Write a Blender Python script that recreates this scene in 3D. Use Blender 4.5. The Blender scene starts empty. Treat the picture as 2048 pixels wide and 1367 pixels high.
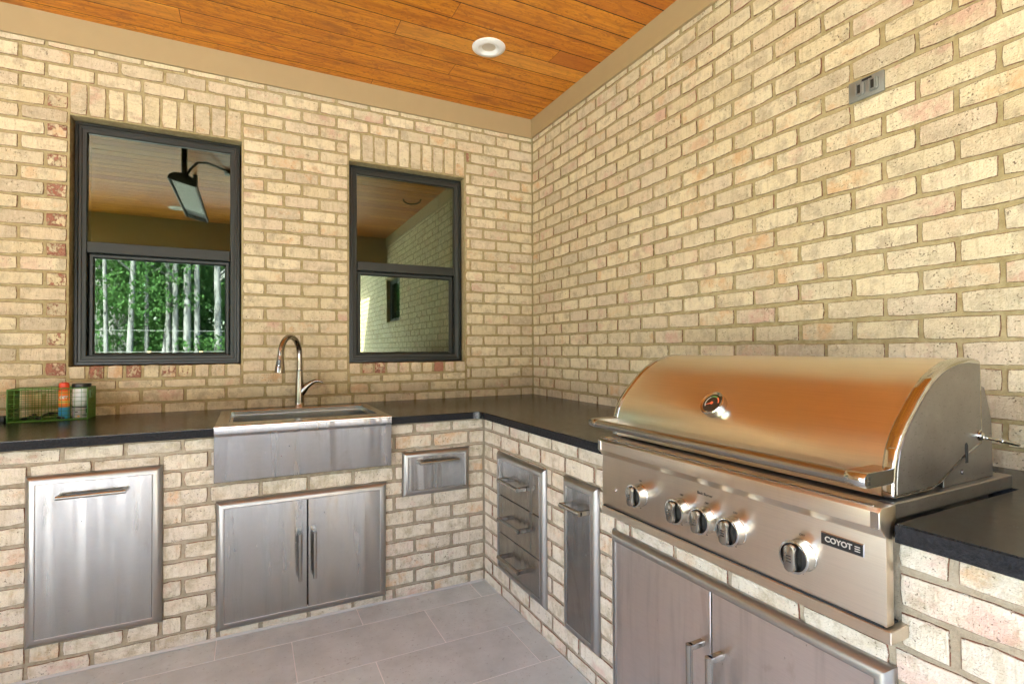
import bpy, bmesh, math, random
from mathutils import Vector, Matrix, Euler
random.seed(7)
R = math.radians
sc = bpy.context.scene
COL = sc.collection

# ---------------------------------------------------------------- camera
CAM = Vector((-1.8785, -3.3753, 1.251))
YAW, PITCH, ROLL, FPX = R(26.7793), R(.7062), R(-.24), 1037.55
fw = Vector((math.sin(YAW)*math.cos(PITCH), math.cos(YAW)*math.cos(PITCH), math.sin(PITCH)))
rt = Vector((math.cos(YAW), -math.sin(YAW), 0))
up = rt.cross(fw)
r2 = rt*math.cos(ROLL) + up*math.sin(ROLL)
u2 = up*math.cos(ROLL) - rt*math.sin(ROLL)
cd = bpy.data.cameras.new('camera')
cam = bpy.data.objects.new('camera', cd); COL.objects.link(cam)
cd.sensor_width = 36; cd.lens = FPX/2048*36; cd.clip_start = .02; cd.clip_end = 600
cam.matrix_world = Matrix(((r2.x, u2.x, -fw.x, CAM.x), (r2.y, u2.y, -fw.y, CAM.y), (r2.z, u2.z, -fw.z, CAM.z), (0, 0, 0, 1)))
sc.camera = cam
# ---------------------------------------------------------------- sky, sun, exposure
SUN_FROM = Vector((-.8, .74, 1.19)).normalized()
w = bpy.data.worlds.new('World'); sc.world = w; w.use_nodes = True
wn = w.node_tree; bg = wn.nodes['Background']
sk = wn.nodes.new('ShaderNodeTexSky'); sk.sky_type = 'NISHITA'; sk.sun_disc = False
sk.sun_elevation = math.asin(SUN_FROM.z); sk.sun_rotation = math.atan2(SUN_FROM.x, SUN_FROM.y)
sk.air_density = 1.0; sk.dust_density = 2.5; sk.ozone_density = .6
wn.links.new(sk.outputs[0], bg.inputs[0]); bg.inputs[1].default_value = .15
sl = bpy.data.lights.new('sun', 'SUN'); sl.energy = 4.5; sl.angle = R(.5); sl.color = (1, .97, .92)
so = bpy.data.objects.new('sun', sl); COL.objects.link(so)
so.rotation_euler = (-SUN_FROM).to_track_quat('-Z', 'Y').to_euler()
vs = sc.view_settings
vs.view_transform = 'Standard'; vs.look = 'None'; vs.gamma = 1; vs.use_curve_mapping = False
vs.exposure = 4.03
cy = sc.cycles
cy.use_denoising = True; cy.max_bounces = 10; cy.diffuse_bounces = 6; cy.glossy_bounces = 5
cy.transparent_max_bounces = 12; cy.sample_clamp_indirect = 6; cy.caustics_reflective = False; cy.caustics_refractive = False

# ---------------------------------------------------------------- helpers
WORLD = {}                                   # object -> world origin


class MB:
    """collects shapes given in world metres; build() links them as one mesh object"""
    def __init__(s): s.bm = bmesh.new()

    def _bev(s, verts, b, seg):
        if b:
            ed = {e for v in verts for e in v.link_edges}
            bmesh.ops.bevel(s.bm, geom=list(ed), offset=b, segments=seg, affect='EDGES', profile=.5)

    def box(s, x0, x1, y0, y1, z0, z1, b=0, seg=1):
        g = bmesh.ops.create_cube(s.bm, size=1)['verts']
        for v in g:
            v.co = Vector(((x0+x1)/2+v.co.x*(x1-x0), (y0+y1)/2+v.co.y*(y1-y0), (z0+z1)/2+v.co.z*(z1-z0)))
        s._bev(g, b, seg); return s

    def prism(s, pts, ax, a0, a1, b=0, seg=1):
        def P(p, a):
            return Vector((a, p[0], p[1])) if ax == 0 else Vector((p[0], a, p[1])) if ax == 1 else Vector((p[0], p[1], a))
        A = [s.bm.verts.new(P(p, a0)) for p in pts]; B = [s.bm.verts.new(P(p, a1)) for p in pts]
        n = len(pts)
        fs = [s.bm.faces.new(A), s.bm.faces.new(B[::-1])]
        fs += [s.bm.faces.new((A[i], B[i], B[(i+1) % n], A[(i+1) % n])) for i in range(n)]
        bmesh.ops.recalc_face_normals(s.bm, faces=fs)
        if b:
            ed = {e for v in A+B for e in v.link_edges}
            bmesh.ops.bevel(s.bm, geom=list(ed), offset=b, segments=seg, affect='EDGES', profile=.5)
        return s

    def loops(s, rings, close=True, caps=(True, True)):
        L = [[s.bm.verts.new(p) for p in r] for r in rings]; n = len(L[0])
        for a, c in zip(L, L[1:]):
            for i in range(n if close else n-1):
                s.bm.faces.new((a[i], a[(i+1) % n], c[(i+1) % n], c[i]))
        if caps[0]: s.bm.faces.new(L[0][::-1])
        if caps[1]: s.bm.faces.new(L[-1])
        return s

    def tube(s, path, rad, n=12, caps=(True, True)):
        path = [Vector(p) for p in path]
        if not isinstance(rad, (list, tuple)): rad = [rad]*len(path)
        rings, nx = [], None
        for i, p in enumerate(path):
            t = (path[min(i+1, len(path)-1)] - path[max(i-1, 0)]).normalized()
            if nx is None:
                nx = t.orthogonal().normalized()
            nx = (nx - t*nx.dot(t)).normalized(); ny = t.cross(nx)
            rings.append([p + (nx*math.cos(2*math.pi*k/n) + ny*math.sin(2*math.pi*k/n))*rad[i] for k in range(n)])
        return s.loops(rings, True, caps)

    def lathe(s, prof, base, axis=(0, 0, 1), n=28, caps=(True, True)):
        base = Vector(base); t = Vector(axis).normalized(); nx = t.orthogonal().normalized(); ny = t.cross(nx)
        return s.loops([[base + t*h + (nx*math.cos(2*math.pi*k/n) + ny*math.sin(2*math.pi*k/n))*r for k in range(n)] for r, h in prof], True, caps)

    def build(s, name, mat, parent=None, smooth=35, origin=None):
        bmesh.ops.recalc_face_normals(s.bm, faces=s.bm.faces[:])
        o = Vector((0, 0, 0)) if parent is None and origin is None else Vector(origin) if origin is not None else WORLD[parent.name]
        bmesh.ops.translate(s.bm, verts=s.bm.verts[:], vec=-o)
        me = bpy.data.meshes.new(name); s.bm.to_mesh(me); s.bm.free()
        if smooth:
            for p in me.polygons: p.use_smooth = True
            me.set_sharp_from_angle(angle=R(smooth))
        return link(name, me, mat, parent, o)


def link(name, me, mat, parent, world_origin):
    ob = bpy.data.objects.new(name, me); COL.objects.link(ob)
    if mat:
        if not me.materials: me.materials.append(mat)
    wo = Vector(world_origin)
    if parent is not None:
        ob.parent = parent; ob.location = wo - WORLD[parent.name]
    else:
        ob.location = wo
    WORLD[ob.name] = wo
    return ob


def empty(name, loc, label, cat, group=None):
    o = bpy.data.objects.new(name, None); COL.objects.link(o); o.location = loc; o.empty_display_size = .1
    WORLD[o.name] = Vector(loc)
    return tag(o, label, cat, group)


def tag(o, label, cat, group=None):
    o['label'] = label; o['category'] = cat
    if group: o['group'] = group
    return o


def struct(o, kind='structure'):
    o['kind'] = kind; return o


# ---------------------------------------------------------------- material helpers
class NT:
    def __init__(s, name):
        s.m = bpy.data.materials.new(name); s.m.use_nodes = True
        s.t = s.m.node_tree; s.b = s.t.nodes['Principled BSDF']; s.out = s.t.nodes['Material Output']

    def n(s, typ, ins=None, **props):
        nd = s.t.nodes.new(typ)
        for k, v in props.items(): setattr(nd, k, v)
        for k, v in (ins or {}).items(): s.set(nd.inputs[k], v)
        return nd

    def set(s, sock, v):
        if isinstance(v, bpy.types.NodeSocket): s.t.links.new(v, sock)
        elif isinstance(v, bpy.types.Node): s.t.links.new(v.outputs[0], sock)
        else:
            if isinstance(v, tuple) and len(v) == 3 and sock.type == 'RGBA': v = v+(1,)
            sock.default_value = v

    def math(s, op, a, b=0., c=0., clamp=False):
        return s.n('ShaderNodeMath', {0: a, 1: b, 2: c}, operation=op, use_clamp=clamp).outputs[0]

    def ramp(s, fac, stops, interp='LINEAR'):
        nd = s.n('ShaderNodeValToRGB', {0: fac}); cr = nd.color_ramp; cr.interpolation = interp
        while len(cr.elements) < len(stops): cr.elements.new(.5)
        for e, (p, c) in zip(cr.elements, stops):
            e.position = p; e.color = (c if isinstance(c, tuple) else (c, c, c))+(1,)
        return nd.outputs[0]

    def mix(s, fac, a, b, mode='MIX'):
        nd = s.n('ShaderNodeMix', data_type='RGBA', blend_type=mode)
        s.set(nd.inputs[0], fac); s.set(nd.inputs[6], a); s.set(nd.inputs[7], b)
        return nd.outputs[2]

    def noise(s, vec, scale, detail=3., rough=.55, dist=0.):
        return s.n('ShaderNodeTexNoise', {'Vector': vec, 'Scale': scale, 'Detail': detail, 'Roughness': rough, 'Distortion': dist}).outputs[0]

    def step(s, v, lo, hi):
        return s.n('ShaderNodeMapRange', {0: v, 1: lo, 2: hi, 3: 0., 4: 1.}, interpolation_type='SMOOTHSTEP').outputs[0]

    def scale(s, vec, xyz):
        return s.n('ShaderNodeMapping', {'Vector': vec, 'Scale': xyz}).outputs[0]

    def bump(s, h, strength, dist, normal=None):
        nd = s.n('ShaderNodeBump', {'Height': h, 'Strength': strength, 'Distance': dist})
        if normal is not None: s.set(nd.inputs['Normal'], normal)
        return nd.outputs[0]

    def obj(s): return s.n('ShaderNodeTexCoord').outputs['Object']

    def pos(s): return s.n('ShaderNodeNewGeometry').outputs['Position']

    def rnd(s):
        a = s.n('ShaderNodeObjectInfo').outputs['Random']; b = s.n('ShaderNodeNewGeometry').outputs['Random Per Island']
        return s.math('FRACT', s.math('ADD', a, b))

    def seeded(s, rnd, vec=None):
        off = s.n('ShaderNodeCombineXYZ', {0: s.math('MULTIPLY', rnd, 37.), 1: s.math('MULTIPLY', rnd, 91.), 2: s.math('MULTIPLY', rnd, 53.)})
        return s.n('ShaderNodeVectorMath', {0: vec or s.obj(), 1: off}, operation='ADD').outputs[0]

    def p(s, **kw):
        names = dict(base='Base Color', rough='Roughness', metal='Metallic', normal='Normal', aniso='Anisotropic', tangent='Tangent',
                     coat='Coat Weight', coat_rough='Coat Roughness', spec='Specular IOR Level', alpha='Alpha', emit='Emission Color', emit_s='Emission Strength')
        for k, v in kw.items(): s.set(s.b.inputs[names[k]], v)
        return s.m


def plain(name, col, rough=.5, metal=0., bump=0., bscale=200., spec=.5, coat=0.):
    t = NT(name)
    c = t.obj()
    n = t.noise(c, 14., 4.)
    base = t.mix(t.math('MULTIPLY', n, .35), col, tuple(x*.72 for x in col))
    t.p(base=base, rough=t.math('ADD', t.math('MULTIPLY', t.noise(c, 30., 3.), .12), rough-.06), metal=metal, spec=spec, coat=coat)
    if bump: t.p(normal=t.bump(t.noise(c, bscale, 3.), bump, .002))
    return t.m


def brick_mat(name, wear=0., pink=0., white=0.):
    t = NT(name); rnd = t.rnd(); v = t.seeded(rnd)
    r2_ = t.math('FRACT', t.math('MULTIPLY', rnd, 17.31)); r3 = t.math('FRACT', t.math('MULTIPLY', rnd, 41.7))
    base = t.ramp(rnd, [(0., (.66, .55, .31)), (.2, (.78, .67, .41)), (.4, (.62, .52, .32)), (.58, (.81, .71, .46)),
                        (.74, (.68, .55, .33)), (.86, (.70, .58, .39)), (.94, (.55, .455, .29)), (1., (.71, .60, .37))])
    if white: base = t.mix(white, base, (.74, .67, .60))
    # uneven slurry: thick pale patches, thin greyish ones
    cloud = t.noise(v, 16., 6., .68); cloud2 = t.noise(v, 34., 5., .7)
    base = t.mix(t.math('MULTIPLY', t.step(cloud, .45, .68), .75), base, (.44, .36, .235))
    base = t.mix(t.math('MULTIPLY', t.step(cloud2, .52, .70), .55), base, (.80, .715, .52))
    streak = t.noise(t.scale(v, (75., 75., 9.)), 1., 4., .65)
    base = t.mix(t.math('MULTIPLY', t.step(streak, .50, .70), .38), base, (.44, .35, .20))
    grit = t.noise(v, 210., 3., .7)
    base = t.mix(t.math('MULTIPLY', t.step(grit, .50, .72), .28), base, (.36, .28, .17))
    # pink and orange clay showing through thin slurry, strongest towards the arrises
    edge = t.n('ShaderNodeAttribute', attribute_name='edge').outputs['Fac']
    thin = t.math('MULTIPLY', t.step(t.noise(v, 9., 4., .65), .49, .68), t.step(r2_, .35-pink, .95-pink*.6))
    base = t.mix(t.math('MULTIPLY', thin, .58), base, t.mix(t.step(r3, .45, .55), (.64, .34, .14), (.60, .31, .25)))
    # bare red clay at chips, speckled
    nn = t.noise(v, 62., 6., .7)
    chipn = t.noise(v, 14., 3., .6)
    ch = t.math('ADD', t.math('MULTIPLY', edge, .33), t.math('MULTIPLY', nn, .80))
    ch = t.math('ADD', ch, t.math('MULTIPLY', chipn, .50))
    ch = t.math('ADD', ch, t.math('ADD', t.math('MULTIPLY', r3, .10 if wear < .1 else .22), wear))
    chip = t.step(ch, .955, 1.02)
    base = t.mix(t.math('MULTIPLY', chip, .85), base, t.mix(t.noise(v, 90., 2.), (.24, .06, .04), (.44, .17, .11)))
    rim = t.math('MULTIPLY', t.step(edge, .1, .8), t.step(nn, .34, .50))
    base = t.mix(t.math('MULTIPLY', rim, .75), base, t.mix(t.step(t.noise(v, 16., 2.), .46, .58), (.17, .105, .05), (.28, .085, .05)))
    # pits and hairline cracks
    pit = t.math('MULTIPLY', t.step(t.noise(v, 150., 2., .5), .645, .69), t.step(t.noise(v, 15., 2.), .42, .64))
    crack = t.step(t.noise(t.scale(v, (28., 60., 95.)), 1., 4., .75, 1.5), .645, .68)
    pit = t.math('MAXIMUM', pit, t.math('MULTIPLY', crack, .55))
    base = t.mix(t.math('MULTIPLY', pit, .85), base, (.13, .08, .05))
    h = t.math('ADD', t.math('MULTIPLY', streak, .8), t.math('MULTIPLY', t.noise(v, 190., 4., .7), 1.))
    h = t.math('SUBTRACT', h, t.math('MULTIPLY', pit, 1.2)); h = t.math('SUBTRACT', h, t.math('MULTIPLY', chip, .8))
    h = t.math('ADD', h, t.math('MULTIPLY', cloud2, 1.6))
    return t.p(base=base, rough=.88, spec=.2, normal=t.bump(h, .95, .0050))


def mortar_mat(name, cols):
    t = NT(name); v = t.pos()
    n = t.noise(v, 40., 5., .65); n2 = t.noise(v, 2.2, 3.)
    base = t.ramp(n, [(.3, cols[0]), (.55, cols[1]), (.8, cols[2])])
    base = t.mix(t.math('MULTIPLY', t.step(n2, .4, .7), .35), base, cols[2])
    return t.p(base=base, rough=.92, spec=.2, normal=t.bump(t.noise(v, 170., 4., .7), .9, .004))


def steel(name, tangent, rough=.26, aniso=.6, base=(.385, .375, .365), wave=.25, wscale=3.2, grain=None, dirt_sheen=.5):
    t = NT(name); v = t.pos()
    sm = t.noise(v, 5., 4., .6); fine = t.noise(v, 60., 4., .7)
    b = t.mix(t.math('MULTIPLY', t.step(sm, .45, .8), .35*dirt_sheen), base, tuple(x*.72 for x in base))
    st = t.noise(t.scale(v, (16., 16., 1.3)), 1., 4., .65); sc2 = t.noise(t.scale(v, (5., 5., 2.4)), 1., 5., .7, 1.)
    b = t.mix(t.math('MULTIPLY', t.step(st, .48, .72), .40*min(dirt_sheen*1.6, 1.)), b, tuple(x*.55 for x in base))  # vertical streaks: grime and painted stand-ins for streaky reflections
    b = t.mix(t.math('MULTIPLY', t.step(sc2, .56, .66), .30*min(dirt_sheen*1.6, 1.)), b, (base[0]*.62, base[1]*.55, base[2]*.48))
    if grain is not None:
        gr_ = t.noise(t.scale(v, tuple(g*.5 for g in grain)), 1., 3., .7)
        b = t.mix(t.math('MULTIPLY', t.step(gr_, .42, .7), .16), b, tuple(x*.6 for x in base))
    vor = t.n('ShaderNodeTexVoronoi', {'Vector': t.scale(v, (1., 1., .55)), 'Scale': 42., 'Randomness': 1.}).outputs['Distance']
    spot = t.math('MULTIPLY', t.math('SUBTRACT', 1., t.step(vor, .05, .085)), t.step(t.noise(v, 9., 2.), .54, .64))
    b = t.mix(t.math('MULTIPLY', spot, .5*dirt_sheen), b, (.16, .13, .10))
    rg = t.math('ADD', rough, t.math('MULTIPLY', t.math('SUBTRACT', sm, .5), .14*min(dirt_sheen*2., 1.)))
    rg = t.math('ADD', rg, t.math('MULTIPLY', spot, .2*min(dirt_sheen, 1.))); rg = t.math('ADD', rg, t.math('MULTIPLY', t.step(st, .48, .72), .10*dirt_sheen))
    t.p(base=b, metal=1., rough=rg)
    if tangent is not None:
        t.p(aniso=aniso, tangent=t.n('ShaderNodeCombineXYZ', {0: tangent[0], 1: tangent[1], 2: tangent[2]}).outputs[0])
    h = t.noise(t.scale(v, (7.5, 7.5, .55)) if wscale == 1. else v, wscale, 2., .5)
    nrm = t.bump(h, wave, .02)
    if grain is not None:
        nrm = t.bump(t.noise(t.scale(v, grain), 1., 2., .6), .05, .0006, nrm)
    return t.p(normal=nrm)


M = {}
M['brick'] = brick_mat('whitewashed_brick', .01, .12, .16)
M['brick_base'] = brick_mat('whitewashed_brick_daylit', .035, .34, .68)  # paler, pinker copy: cool daylight on the low brick put into the colour
M['brick_red'] = brick_mat('worn_red_brick', .21, .3)
M['mortar'] = mortar_mat('mortar', [(.29, .225, .10), (.41, .33, .165), (.51, .42, .245)])
M['mortar_low'] = mortar_mat('pale_mortar', [(.27, .22, .15), (.37, .305, .215), (.48, .415, .32)])
M['haze'] = plain('grout_haze', (.84, .83, .80), .9, bump=.5, bscale=120.)
BR = dict(rough=.27)
M['steel_v'] = steel('brushed_steel_sheet', (0, 0, 1), .22, .78, wave=.85, wscale=1., grain=(40., 40., 900.), dirt_sheen=.7)
M['steel_basin'] = steel('satin_steel_basin', None, .24, 0., (.56, .545, .52), wave=.02, dirt_sheen=.2)
M['steel_lite'] = steel('brushed_steel_door', (0, 0, 1), .30, .6, (.74, .685, .67), wave=.35, wscale=1., grain=(40., 40., 900.), dirt_sheen=.8)
M['steel_x'] = steel('brushed_steel_apron', (0, 0, 1), .23, .8, (.47, .465, .46), wave=1., wscale=1., grain=(40., 40., 900.), dirt_sheen=.8)  # strong streaks here paint reflected bands as well as grime
M['steel_hood'] = steel('brushed_steel_hood', (.55, 0, .83), .29, .45, (.77, .69, .55), wave=.10, wscale=1.5, grain=(700., 12., 700.), dirt_sheen=.04)
M['steel_panel'] = steel('brushed_steel_panel', (0, 0, 1), .30, .5, (.68, .59, .48), wave=.06, wscale=2., grain=(700., 12., 700.), dirt_sheen=.2)
M['steel_frame'] = steel('satin_steel_frame', None, .33, 0., (.38, .365, .35), wave=.03, dirt_sheen=.25)
M['steel_bar'] = steel('satin_steel_bar', None, .24, 0., (.36, .335, .30), wave=.0, dirt_sheen=.15)
M['steel_polish'] = steel('polished_steel', None, .10, 0., (.55, .54, .52), wave=.02, dirt_sheen=.1)
M['steel_worn'] = steel('weathered_steel', None, .42, 0., (.31, .295, .285), wave=.08, wscale=4., dirt_sheen=1.5)
def weathered():
    t = NT('weathered_steel_plate'); v = t.pos()
    d = t.noise(t.scale(v, (70., 70., 330.)), 1., 3., .7); c = t.noise(v, 9., 5., .7); sp = t.noise(v, 26., 4., .7)
    b = t.ramp(c, [(.3, (.25, .235, .23)), (.55, (.31, .295, .288)), (.75, (.38, .365, .36))])
    b = t.mix(t.math('MULTIPLY', t.step(d, .60, .70), .6), b, (.11, .095, .09))
    b = t.mix(t.math('MULTIPLY', t.step(sp, .62, .74), .25), b, (.17, .15, .135))
    return t.p(base=b, metal=1., rough=t.math('ADD', .26, t.math('MULTIPLY', c, .22)), normal=t.bump(c, .05, .01))
M['steel_worn'] = weathered()
M['nickel'] = steel('brushed_nickel', None, .20, 0., (.34, .30, .26), wave=0., dirt_sheen=.1)
M['black'] = plain('black_plastic', (.012, .012, .013), .35)
M['smear'] = plain('grout_smear_film', (.50, .485, .45), .9, bump=.5, bscale=120.)
M['joint'] = plain('groove_shade_backing', (.035, .014, .006), .8)  # near-black, so the shade between planks is painted into the backing
M['gap_shade'] = plain('dark_gap', (.01, .01, .01), .8)  # near-black colour standing in for shade inside gaps, recesses and slots
M['window_black'] = plain('bronze_black_frame', (.017, .020, .018), .38, spec=.5)
M['tan'] = plain('tan_painted_trim', (.385, .285, .145), .55, bump=.15, bscale=300.)
M['white_enamel'] = plain('white_enamel', (.82, .80, .75), .35)
M['lens'] = plain('frosted_lens', (.62, .54, .42), .4)
M['outlet'] = plain('grey_metal_cover', (.235, .24, .215), .42, metal=.3)
M['green'] = plain('green_wire_enamel', (.055, .19, .016), .4)
M['red_cap'] = plain('red_orange_cap', (.75, .07, .02), .4)
M['orange'] = plain('orange_label', (.85, .20, .015), .35)
M['yellow'] = plain('yellow_label', (.85, .50, .08), .35)
M['blue'] = plain('blue_label', (.05, .34, .62), .35)
M['white_paper'] = plain('white_label', (.86, .88, .86), .45)
M['grey_label'] = plain('pale_tin_label', (.55, .50, .50), .4)
M['leaf_print'] = plain('green_print', (.12, .22, .05), .45)
M['ink'] = plain('ink', (.015, .013, .012), .5)
M['red_print'] = plain('red_print', (.70, .08, .03), .4)
M['silver'] = plain('silver_lettering', (.75, .73, .68), .3, metal=.7)
M['gauge_face'] = plain('gauge_face', (.018, .018, .016), .25, coat=.6)
M['gauge_red'] = plain('gauge_red', (.7, .12, .03), .4)
M['gauge_mark'] = plain('gauge_mark', (.45, .45, .38), .4)
M['gauge_green'] = plain('gauge_green', (.10, .22, .04), .4)
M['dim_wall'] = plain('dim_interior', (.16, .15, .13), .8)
M['roof'] = plain('roof_dark', (.08, .08, .085), .9)


def granite():
    t = NT('black_leathered_granite'); v = t.pos()
    n = t.noise(v, 260., 3., .7); n1 = t.noise(v, 34., 4., .6)
    base = t.ramp(n, [(.35, (.008, .008, .009)), (.62, (.015, .0145, .0145)), (.78, (.035, .035, .035))])
    vor = t.n('ShaderNodeTexVoronoi', {'Vector': v, 'Scale': 75., 'Randomness': 1.}).outputs['Distance']
    sp = t.math('MULTIPLY', t.math('SUBTRACT', 1., t.step(vor, .05, .10)), t.step(n1, .55, .62))
    base = t.mix(sp, base, (.42, .42, .42))
    return t.p(base=base, rough=t.math('ADD', .17, t.math('MULTIPLY', n1, .14)), spec=.4,
               normal=t.bump(t.math('ADD', t.math('MULTIPLY', n1, .3), t.math('MULTIPLY', n, .3)), .10, .002))


def chiselled():
    t = NT('black_granite_edge'); v = t.pos()
    n = t.noise(v, 120., 4., .7)
    return t.p(base=t.ramp(n, [(.35, (.004, .004, .005)), (.75, (.022, .022, .026))]), rough=.6, spec=.25, normal=t.bump(n, .9, .006))


def tile_mat():
    t = NT('grey_limestone_tile'); rnd = t.rnd(); v = t.seeded(rnd, t.pos())
    n = t.noise(v, 7., 5., .62); f = t.noise(v, 65., 4., .7)
    base = t.ramp(n, [(.3, (.46, .515, .49)), (.5, (.54, .595, .57)), (.72, (.62, .675, .65))])
    base = t.mix(t.math('MULTIPLY', rnd, .22), base, (.42, .43, .41))
    fl = t.math('MAXIMUM', t.step(f, .60, .68), t.math('MULTIPLY', t.step(t.noise(t.scale(v, (60., 95., 60.)), 1., 4., .7), .62, .69), t.step(t.noise(v, 5., 3.), .42, .62)))
    base = t.mix(t.math('MULTIPLY', fl, .5), base, (.21, .21, .19))
    base = t.mix(t.math('MULTIPLY', t.step(t.noise(v, 48., 3.), .62, .7), .4), base, (.52, .50, .46))
    return t.p(base=base, rough=.62, spec=.35, normal=t.bump(t.math('SUBTRACT', n, fl), .25, .002))


def wood_mat():
    t = NT('stained_pine_plank'); rnd = t.rnd(); v = t.seeded(rnd, t.pos())
    r2_ = t.math('FRACT', t.math('MULTIPLY', rnd, 13.7))
    grain = t.noise(t.scale(v, (1.6, 34., 34.)), 1., 5., .6, .8)
    blot = t.noise(t.scale(v, (4., 11., 11.)), 1.6, 4., .65, 1.6)
    fine = t.noise(t.scale(v, (9., 160., 160.)), 1., 3., .6)
    base = t.ramp(grain, [(.30, (.40, .115, .010)), (.48, (.60, .205, .016)), (.66, (.72, .285, .024)), (.8, (.80, .36, .045))])
    base = t.mix(t.math('MULTIPLY', t.step(blot, .48, .70), .72), base, (.30, .085, .016))
    base = t.mix(t.math('MULTIPLY', t.step(fine, .52, .7), .30), base, (.26, .075, .015))
    kn = t.n('ShaderNodeTexVoronoi', {'Vector': t.scale(v, (1.5, 4.4, 4.4)), 'Scale': 1., 'Randomness': 1.}).outputs['Distance']
    base = t.mix(t.math('MULTIPLY', t.math('SUBTRACT', 1., t.step(kn, .03, .17)), .65), base, (.17, .045, .012))
    fig = t.noise(t.scale(v, (16., 30., 30.)), 1., 3., .6, 2.5)
    base = t.mix(t.math('MULTIPLY', t.step(fig, .53, .66), .6), base, (.27, .075, .014))
    base = t.mix(t.math('MULTIPLY', t.step(r2_, .2, .9), .62), base, (.42, .115, .022))
    base = t.mix(t.step(r2_, .90, .97), base, t.mix(.6, base, (.36, .08, .03)))
    base = t.mix(t.math('MULTIPLY', t.step(rnd, .45, 1.), .28), base, (.80, .40, .085))
    return t.p(base=base, rough=.42, spec=.32, coat=.06, coat_rough=.25, normal=t.bump(t.math('ADD', grain, fine), .12, .002))


def glass_mat():
    t = NT('window_glass')
    fr = t.n('ShaderNodeFresnel', {'IOR': 1.52})
    fac = t.math('ADD', t.math('MULTIPLY', fr, 1.3), .105, clamp=True)
    tr = t.n('ShaderNodeBsdfTransparent', {0: (.72, .80, .74, 1)})
    gl = t.n('ShaderNodeBsdfGlossy', {0: (.80, .93, .82, 1), 'Roughness': 0.})
    mx = t.n('ShaderNodeMixShader', {0: fac, 1: tr.outputs[0], 2: gl.outputs[0]})
    t.t.links.new(mx.outputs[0], t.out.inputs[0])
    return t.m


def leaf_mat(name, a, b):
    t = NT(name); rnd = t.rnd()
    c = t.mix(rnd, a, b)
    df = t.n('ShaderNodeBsdfDiffuse', {0: c}); tl = t.n('ShaderNodeBsdfTranslucent', {0: t.mix(.35, c, (.10, .20, .03))})
    mx = t.n('ShaderNodeMixShader', {0: .4, 1: df.outputs[0], 2: tl.outputs[0]})
    t.t.links.new(mx.outputs[0], t.out.inputs[0])
    return t.m


def bark_mat():
    t = NT('pale_grey_bark'); v = t.obj()
    n = t.noise(t.scale(v, (9., 9., 2.)), 1., 4., .65)
    return t.p(base=t.ramp(n, [(.3, (.08, .07, .07)), (.6, (.22, .21, .22)), (.8, (.36, .35, .37))]), rough=.9)


def ground_mat(name, a, b, sc_):
    t = NT(name); v = t.pos()
    return t.p(base=t.mix(t.noise(v, sc_, 5.), a, b), rough=.95, normal=t.bump(t.noise(v, sc_*6, 3.), .6, .02))


M['granite'] = granite(); M['granite_edge'] = chiselled(); M['tile'] = tile_mat(); M['wood'] = wood_mat(); M['glass'] = glass_mat()
M['leaf'] = leaf_mat('leaf_green', (.035, .085, .026), (.09, .175, .06)); M['bark'] = bark_mat()
M['lawn'] = ground_mat('lawn', (.055, .10, .025), (.11, .16, .05), 1.6)
M['bounce_patio'] = ground_mat('pale_patio', (.52, .51, .50), (.62, .61, .60), 2.5)
M['fence_wood'] = plain('fence_wood', (.40, .28, .17), .8)

# ---------------------------------------------------------------- dimensions (metres)
ZC = .914                       # counter top
ZCEIL, ZFR = 2.948, 2.809       # ceiling, lower edge of the frieze boards
YBASE, XBASE = -.784, -.744     # brick faces of the counter base
ROW, BL = .0755, .2             # brick course, brick module
JT = .0115
WIN = dict(l=(-2.704, -1.927, 1.169, 2.456), r=(-1.3205, -.5418, 1.163, 2.4425))

# ---------------------------------------------------------------- brick pieces
def brick_mesh(L, H, seed, D=.058):
    rng = random.Random(seed)
    nx, nz = (5, 3) if L > .14 else (3, 3)
    ring = []
    for i in range(nx): ring.append((-.5+i/(nx-1), -.5))
    for i in range(1, nz): ring.append((.5, -.5+i/(nz-1)))
    for i in range(1, nx): ring.append((.5-i/(nx-1), .5))
    for i in range(1, nz-1): ring.append((-.5, .5-i/(nz-1)))
    bm = bmesh.new(); lay = bm.verts.layers.float.new('edge')
    jit = [(rng.gauss(0, .0012), rng.gauss(0, .0012)) for _ in ring]
    A, B, C = [], [], []
    for (x, z), (jx, jz) in zip(ring, jit):
        corner = abs(x) > .49 and abs(z) > .49
        k = .0016 if corner else 0
        px, pz = x*L+jx-k*math.copysign(1, x)*corner, z*H+jz-k*math.copysign(1, z)*corner
        a = bm.verts.new((x*L, D, z*H)); a[lay] = .8
        b = bm.verts.new((px, .0024, pz)); b[lay] = 1.
        c = bm.verts.new((px*(1-.0046/L), rng.uniform(-.0003, .0004), pz*(1-.0046/H))); c[lay] = 0.
        A.append(a); B.append(b); C.append(c)
    n = len(ring)
    for P, Q in ((A, B), (B, C)):
        for i in range(n): bm.faces.new((P[i], P[(i+1) % n], Q[(i+1) % n], Q[i]))
    bm.faces.new(C)
    bmesh.ops.recalc_face_normals(bm, faces=bm.faces[:])
    # make sure the face looks to -y
    f = bm.faces[-1] if False else max(bm.faces, key=lambda q: q.calc_area())
    for q in bm.faces:
        pass
    if f.normal.y > 0: bmesh.ops.reverse_faces(bm, faces=bm.faces[:])
    me = bpy.data.meshes.new('brick'); bm.to_mesh(me); bm.free()
    for p in me.polygons: p.use_smooth = True
    me.set_sharp_from_angle(angle=R(25))
    return me


FULL = [(.1885, .064, [brick_mesh(.1885, .064, 100+i) for i in range(10)]),
        (.0885, .064, [brick_mesh(.0885, .064, 200+i) for i in range(6)]),
        (.045, .064, [brick_mesh(.045, .064, 300+i) for i in range(3)])]
BRNG = random.Random(11)


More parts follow.
